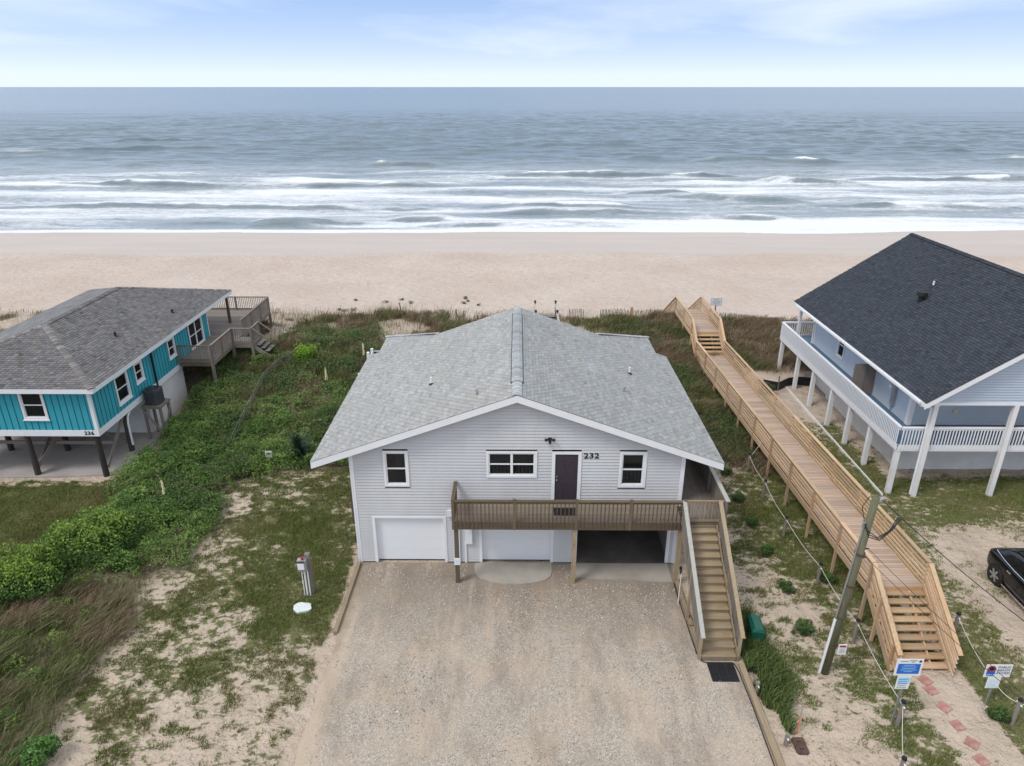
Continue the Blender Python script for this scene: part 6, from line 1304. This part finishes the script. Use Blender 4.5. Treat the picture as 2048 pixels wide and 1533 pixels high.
MB().cyl((13.87, 15.659, 1.46), (13.87, 15.653, 1.46), 0.125, 0.125, 20).build('emblem', M['redprint'], s2); MB().cyl((13.87, 15.6525, 1.48), (13.87, 15.650, 1.48), 0.07, 0.07, 16).build('emblem_core', M['ink'], s2)
MB().box(13.745, 13.995, 15.648, 15.6585, 1.27, 1.385).build('emblem_base', M['blue'], s2)
text('lettering', 'PUBLIC', 0.105, M['greyink'], s2, (14.23, 15.656, 1.53), bold=0.002); text('lettering', 'BEACH', 0.105, M['greyink'], s2, (14.23, 15.656, 1.42), bold=0.002); text('lettering', 'ACCESS', 0.105, M['greyink'], s2, (14.23, 15.656, 1.31), bold=0.002); text('lettering', 'CAMA', 0.075, M['blue'], s2, (13.87, 15.656, 1.215), bold=0.002)
MB().box(13.86, 14.24, 15.66, 15.675, 0.72, 1.13).build('panel', M['pvc'], s2)
for i in range(6): MB().box(13.90, 14.20 - 0.04 * (i % 3), 15.654, 15.659, 0.77 + i * 0.055, 0.783 + i * 0.055).build('print_line', M['lightblue'], s2)
s3 = thing('beach_sign', (14.38, 49.0, 0.8), 'small white rules sign with dark border beside the boardwalk on the dune', 'sign')
zz = tzs(14.38, 49.0); MB().box(14.34, 14.42, 49.0, 49.06, zz - 0.2, 2.62).build('post', M['greywood_z'], s3); MB().box(13.97, 14.79, 48.97, 48.985, 2.52, 3.06).build('panel', M['pvc'], s3)
for q in ((13.99, 14.77, 3.02, 3.04), (13.99, 14.77, 2.54, 2.56), (13.99, 14.01, 2.56, 3.02), (14.75, 14.77, 2.56, 3.02)): MB().box(q[0], q[1], 48.963, 48.969, q[2], q[3]).build('border', M['greyink'], s3)
for i, wv in enumerate((0.4, 0.6, 0.56, 0.5)): MB().box(14.38 - wv / 2, 14.38 + wv / 2, 48.963, 48.969, 2.93 - i * 0.1, 2.96 - i * 0.1).build('print_line', M['greyink'], s3)
p = atz(541, 930, 0.1); s4 = thing('yard_sign', (p[0], p[1], 0), 'little white sign with black word standing in green ground cover', 'sign'); zz = tzs(p[0], p[1])
MB().box(p[0] - 0.05, p[0] + 0.05, p[1] - 0.02, p[1] + 0.03, zz - 0.1, zz + 0.62).build('post', M['greywood_z'], s4); MB().box(p[0] - 0.16, p[0] + 0.16, p[1] - 0.045, p[1] - 0.022, zz + 0.52, zz + 0.84).build('panel', M['pvc'], s4)
for i in range(5): MB().box(p[0] - 0.115 + i * 0.047, p[0] - 0.115 + i * 0.047 + 0.036, p[1] - 0.052, p[1] - 0.0465, zz + 0.66, zz + 0.75).build('letter_mark', M['ink'], s4)
MB().box(p[0] - 0.02, p[0] + 0.10, p[1] - 0.052, p[1] - 0.0465, zz + 0.57, zz + 0.585).build('print_line', M['ink'], s4)

# ================================================================== yard things
pv = [((1850, 1363), 'pink red square paver touching the lowest boardwalk tread'), ((1862, 1382), 'red square paver second from the boardwalk stairs'), ((1888, 1417), 'red square paver third from the boardwalk stairs'), ((1915, 1452), 'red square paver fourth from the boardwalk stairs'), ((1944, 1487), 'red square paver fifth from the boardwalk stairs'), ((1963, 1521), 'red square paver sixth from the boardwalk stairs')]
for i, ((px, py), lab) in enumerate(pv):
    p = atz(px, py); a = [0.5, 0.35, 0.55, 0.3, 0.75, 0.35][i]; z = tzs(p[0], p[1]); mb = MB(); h_ = 0.165
    cs_ = [(p[0] + h_ * (math.cos(a) * u - math.sin(a) * v), p[1] + h_ * (math.sin(a) * u + math.cos(a) * v)) for u, v in ((-1, -1), (1, -1), (1, 1), (-1, 1))]; ins = [(p[0] + (c[0] - p[0]) * 0.93, p[1] + (c[1] - p[1]) * 0.93) for c in cs_]
    mb.add([(c[0], c[1], z - 0.03) for c in cs_] + [(c[0], c[1], z + 0.028) for c in cs_] + [(c[0], c[1], z + 0.04) for c in ins], [(i_, (i_ + 1) % 4, 4 + (i_ + 1) % 4, 4 + i_) for i_ in range(4)] + [(4 + i_, 4 + (i_ + 1) % 4, 8 + (i_ + 1) % 4, 8 + i_) for i_ in range(4)] + [(8, 9, 10, 11)])
    single(mb, 'stepping_stone', M['red'], (p[0], p[1], z), lab, 'paver', 'red stepping stones')
gb = thing('utility_box', (7.98, 18.45, 0), 'dark green plastic utility box tucked into the grass beside the staircase', 'utility box')
mb = MB(); q = [(7.79, 18.12), (8.17, 18.05), (8.24, 18.80), (7.86, 18.87)]
mb.add([(a, b, -0.05) for a, b in q] + [(a, b, 0.50) for a, b in q], MB.BF); mb.build('body', M['green_box'], gb)
mb = MB(); c_ = (8.015, 18.46); mb.add([(c_[0] + (a - c_[0]) * 1.08, c_[1] + (b - c_[1]) * 1.05, 0.50) for a, b in q] + [(c_[0] + (a - c_[0]) * 1.08, c_[1] + (b - c_[1]) * 1.05, 0.56) for a, b in q] + [(c_[0] + (a - c_[0]) * 0.6, c_[1] + (b - c_[1]) * 0.92, 0.68) for a, b in q], [(i, (i + 1) % 4, 4 + (i + 1) % 4, 4 + i) for i in range(4)] + [(4 + i, 4 + (i + 1) % 4, 8 + (i + 1) % 4, 8 + i) for i in range(4)] + [(8, 9, 10, 11), (3, 2, 1, 0)]); mb.build('lid', M['green_box'], gb)
rp = thing('rusty_plate', (8.01, 14.25, 0), 'rusty iron cover plate lying on the sand below an orange rod', 'cover plate'); z = tzs(8.0, 14.2) + 0.02
mb = MB(); w_, l_, rr = 0.17, 0.27, 0.07; pts = []
for cx3, cy3, a0 in ((w_ - rr, l_ - rr, 0), (-w_ + rr, l_ - rr, 90), (-w_ + rr, -l_ + rr, 180), (w_ - rr, -l_ + rr, 270)):
    for k_ in range(4): t = math.radians(a0 + k_ * 30); pts.append((8.0 + cx3 + rr * math.cos(t), 14.22 + cy3 + rr * math.sin(t)))
slab(mb, [(a, b, z + 0.035) for a, b in pts], 0.05); mb.build('plate', M['rust'], rp); 
for s in (-0.12, 0.12): MB().box(7.94, 8.06, 14.22 + s - 0.012, 14.22 + s + 0.012, z + 0.036, z + 0.044).build('pry_slot', M['black'], rp)
zz = tzs(8.05, 14.7); mk_ = thing('marker_rod', (8.05, 14.62, zz), 'thin orange marker rod with a pale tip beside the rusty plate', 'marker')
MB().cyl((8.05, 14.62, zz - 0.1), (8.10, 14.72, zz + 0.62), 0.014, 0.012, 8).build('rod', M['orange'], mk_); MB().cyl((8.10, 14.72, zz + 0.62), (8.13, 14.78, zz + 1.0), 0.018, 0.015, 8).build('reflective_tip', M['metal'], mk_)
sp2 = thing('septic_lid', (-7.6, 19.75, 0), 'pale irregular concrete lid lying in the lawn grass', 'lid'); z = tzs(-7.6, 19.75); mb = MB()
r = np.random.default_rng(9); pts = [(-7.6 + 0.34 * math.cos(t) * (1 + 0.10 * r.normal()), 19.75 + 0.25 * math.sin(t) * (1 + 0.10 * r.normal()), z + 0.085) for t in np.linspace(0, 2 * math.pi, 17)[:-1]]
slab(mb, pts, 0.12); mb.build('slab', plain('pale_lid', (0.62, 0.66, 0.64), 0.7, 0.1, 6, dirt=(0.45, 0.47, 0.42), dirtamt=0.5), sp2)
pd = thing('power_pedestal', (-7.62, 20.5, 0), 'grey post with meter box, conduits and a red lamp in the lawn', 'power pedestal'); z = tzs(-7.62, 20.5)
MB().box(-7.58, -7.40, 20.52, 20.68, z - 0.1, 1.75).build('post', M['greywood_z'], pd); MB().box(-7.80, -7.48, 20.33, 20.51, 1.15, 1.62).build('meter_box', M['metal'], pd)
MB().box(-7.79, -7.56, 20.318, 20.329, 1.24, 1.50).build('label_plate', M['pvc'], pd); MB().box(-7.79, -7.55, 20.316, 20.328, 1.53, 1.57).build('slot', M['ink'], pd)
MB().cyl((-7.62, 20.42, 1.62), (-7.62, 20.42, 1.72), 0.055, 0.045, 12).build('warning_lamp', M['redprint'], pd)
for x, r_ in ((-7.72, 0.018), (-7.62, 0.032), (-7.51, 0.025)): MB().cyl((x, 20.46, z - 0.05), (x, 20.46, 1.15), r_, r_, 8).build('conduit', M['pvc'], pd)
bf = thing('beach_float', (14.25, 31.6, 0), 'bright orange beach toy lying on sand behind the boardwalk rail', 'toy'); z = tzs(14.3, 33.6)
bf.location = (14.3, 33.6, z); mb = MB(); mb.cyl((0, 0, 0.0), (0, 0, 0.14), 0.20, 0.17, 12); mk('bucket_body', mb.v, mb.f, M['orange'], bf); mb = MB(); mb.cyl((0, 0, 0.14), (0.0, 0.0, 0.17), 0.21, 0.21, 12); mk('bucket_rim', mb.v, mb.f, M['orange'], bf)
fpst = thing('leaning_frame', (-6.55, 25.0, 0), 'old leaning wooden frame against the grey house side wall', 'frame')
MB().box(-6.95, -6.87, 25.0, 25.08, -0.1, 1.75).build('upright', M['brown_z'], fpst); MB().box(-6.95, -6.3, 25.0, 25.08, 1.76, 1.84).build('top_bar', M['brown_x'], fpst); MB().beam((-6.9, 25.1, 0.4), (-6.35, 25.1, 1.7), 0.05, 0.08).build('brace', M['brown_x'], fpst); MB().box(-6.38, -6.30, 25.0, 25.08, -0.1, 1.75).build('upright', M['brown_z'], fpst)

# ================================================================== parked car (rear towards the sea)
car = thing('parked_car', (18.75, 19.95, 0), 'glossy black crossover car parked on the sandy yard', 'car')
def loft(secs, name, mat, sub=2, capends=True):
    vs = []; fs = []; m = len(secs[0][1])
    for y, ring_ in secs: vs += [(x, y, z) for x, z in ring_]
    for i in range(len(secs) - 1):
        for j in range(m): a = i * m + j; b = i * m + (j + 1) % m; fs.append((a, b, b + m, a + m))
    if capends: fs += [tuple(reversed(range(m))), tuple(range((len(secs) - 1) * m, len(secs) * m))]
    o = mk(name, vs, fs, mat, car, True); md = o.modifiers.new('sub', 'SUBSURF'); md.levels = sub; md.render_levels = sub; return o
def ring(w0, w1, zb, zm, zt, wt):
    h = [(w0 * 0.9, zb), (w0, zb + 0.10), (w1, zm), (w1 * 0.985, zt - 0.06), (wt, zt)]
    return [(x, z) for x, z in h] + [(-x, z) for x, z in reversed(h)]
# local y: 0 at the middle, + towards the rear bumper (sea)
body = [(-2.33, ring(0.62, 0.66, 0.38, 0.52, 0.66, 0.55)), (-2.25, ring(0.80, 0.84, 0.28, 0.55, 0.80, 0.66)), (-1.9, ring(0.90, 0.93, 0.24, 0.60, 0.93, 0.74)), (-1.1, ring(0.92, 0.945, 0.24, 0.62, 1.04, 0.80)), (0.0, ring(0.92, 0.945, 0.24, 0.62, 1.08, 0.84)),
        (1.1, ring(0.92, 0.945, 0.24, 0.64, 1.12, 0.84)), (1.75, ring(0.91, 0.94, 0.26, 0.66, 1.14, 0.80)), (2.12, ring(0.86, 0.90, 0.32, 0.66, 1.10, 0.74)), (2.26, ring(0.72, 0.76, 0.42, 0.64, 0.98, 0.62))]
loft(body, 'body', M['carpaint'])
def cab(w0, w1, zb, zt): return [(w0, zb), (w0 * 0.98, zb + 0.06), (w1 * 1.02, zt - 0.10), (w1 * 0.90, zt), (-w1 * 0.90, zt), (-w1 * 1.02, zt - 0.10), (-w0 * 0.98, zb + 0.06), (-w0, zb)]
loft([(-1.25, cab(0.78, 0.74, 1.00, 1.06)), (-0.75, cab(0.84, 0.70, 1.02, 1.42)), (-0.3, cab(0.86, 0.68, 1.03, 1.62)), (0.6, cab(0.86, 0.68, 1.05, 1.66)), (1.3, cab(0.84, 0.66, 1.07, 1.58)), (1.75, cab(0.80, 0.64, 1.08, 1.36)), (2.05, cab(0.74, 0.62, 1.06, 1.12))], 'cabin_glass', M['carglass'])
loft([(-0.55, [(0.60, 1.56), (0.60, 1.585), (0.3, 1.60), (-0.3, 1.60), (-0.60, 1.585), (-0.60, 1.56)]), (0.0, [(0.64, 1.62), (0.64, 1.655), (0.3, 1.69), (-0.3, 1.69), (-0.64, 1.655), (-0.64, 1.62)]), (0.9, [(0.64, 1.62), (0.64, 1.65), (0.3, 1.685), (-0.3, 1.685), (-0.64, 1.65), (-0.64, 1.62)]), (1.5, [(0.60, 1.50), (0.60, 1.53), (0.3, 1.55), (-0.3, 1.55), (-0.60, 1.53), (-0.60, 1.50)])], 'roof_panel', M['carpaint'])
def part(mb, name, mat, sm=False, parent=None): return mk(name, mb.v, mb.f, mat, parent or car, sm)
for s in (-1, 1):
    part(MB().tube([(s * 0.865, -1.0, 1.05), (s * 0.885, -0.2, 1.085), (s * 0.885, 0.7, 1.105), (s * 0.86, 1.3, 1.13), (s * 0.79, 1.85, 1.17)], 0.016, 6), 'window_trim', M['chrome'])
    part(MB().beam((s * 0.96, -1.0, 0.30), (s * 0.96, 0.95, 0.31), 0.06, 0.05), 'running_board', M['chrome'])
    for y in (-0.35, 0.72): part(MB().beam((s * 0.955, y, 0.93), (s * 0.955, y + 0.2, 0.94), 0.035, 0.035), 'door_handle', M['chrome'])
    for y in (-0.95, 0.02, 1.02): part(MB().beam((s * 0.944, y, 0.38), (s * 0.935, y + 0.02, 1.02), 0.004, 0.012, (0, 1, 0)), 'door_gap', M['black'])
    part(MB().beam((s * 0.74, 2.08, 0.98), (s * 0.82, 1.98, 0.94), 0.16, 0.16), 'tail_light', M['taillight']); part(MB().beam((s * 0.62, -2.24, 0.74), (s * 0.78, -2.1, 0.78), 0.12, 0.12), 'headlight', M['carglass'])
    part(MB().beam((s * 0.93, -0.85, 1.10), (s * 1.10, -0.80, 1.14), 0.12, 0.14), 'mirror', M['carpaint'])
    for y in (-1.42, 1.42):
        part(MB().cyl((s * 0.86, y, 0.37), (s * 0.949, y, 0.37), 0.415, 0.415, 28), 'wheel_arch', M['black'])
        tr_ = MB(); n = 28
        prof = [(0.80, 0.20), (0.74, 0.34), (0.76, 0.362), (0.94, 0.362), (0.965, 0.345), (0.97, 0.26), (0.955, 0.255)]
        for i in range(n):
            t = 2 * math.pi * i / n
            for xx_, rr_ in prof: tr_.v.append((s * xx_, y + rr_ * math.cos(t), 0.362 + rr_ * math.sin(t)))
        m = len(prof)
        for i in range(n):
            for j in range(m - 1): a = i * m + j; b = ((i + 1) % n) * m + j; tr_.f.append((a, b, b + 1, a + 1))
        tyre = part(tr_, 'wheel', M['black'], True)
        part(MB().cyl((s * 0.90, y, 0.362), (s * 0.93, y, 0.362), 0.25, 0.25, 24), 'rim_back', M['darkmetal'], False, tyre)
        for k_ in range(6):
            t = k_ * math.pi / 3; part(MB().beam((s * 0.962, y + 0.03 * math.cos(t), 0.362 + 0.03 * math.sin(t)), (s * 0.958, y + 0.25 * math.cos(t), 0.362 + 0.25 * math.sin(t)), 0.075, 0.03, (1, 0, 0)), 'spoke', M['alloy'], False, tyre)
        part(MB().cyl((s * 0.94, y, 0.362), (s * 0.975, y, 0.362), 0.055, 0.05, 12), 'hub_cap', M['alloy'], True, tyre)
part(MB().box(-0.26, 0.26, 2.245, 2.262, 0.62, 0.74), 'number_plate', M['pvc'])
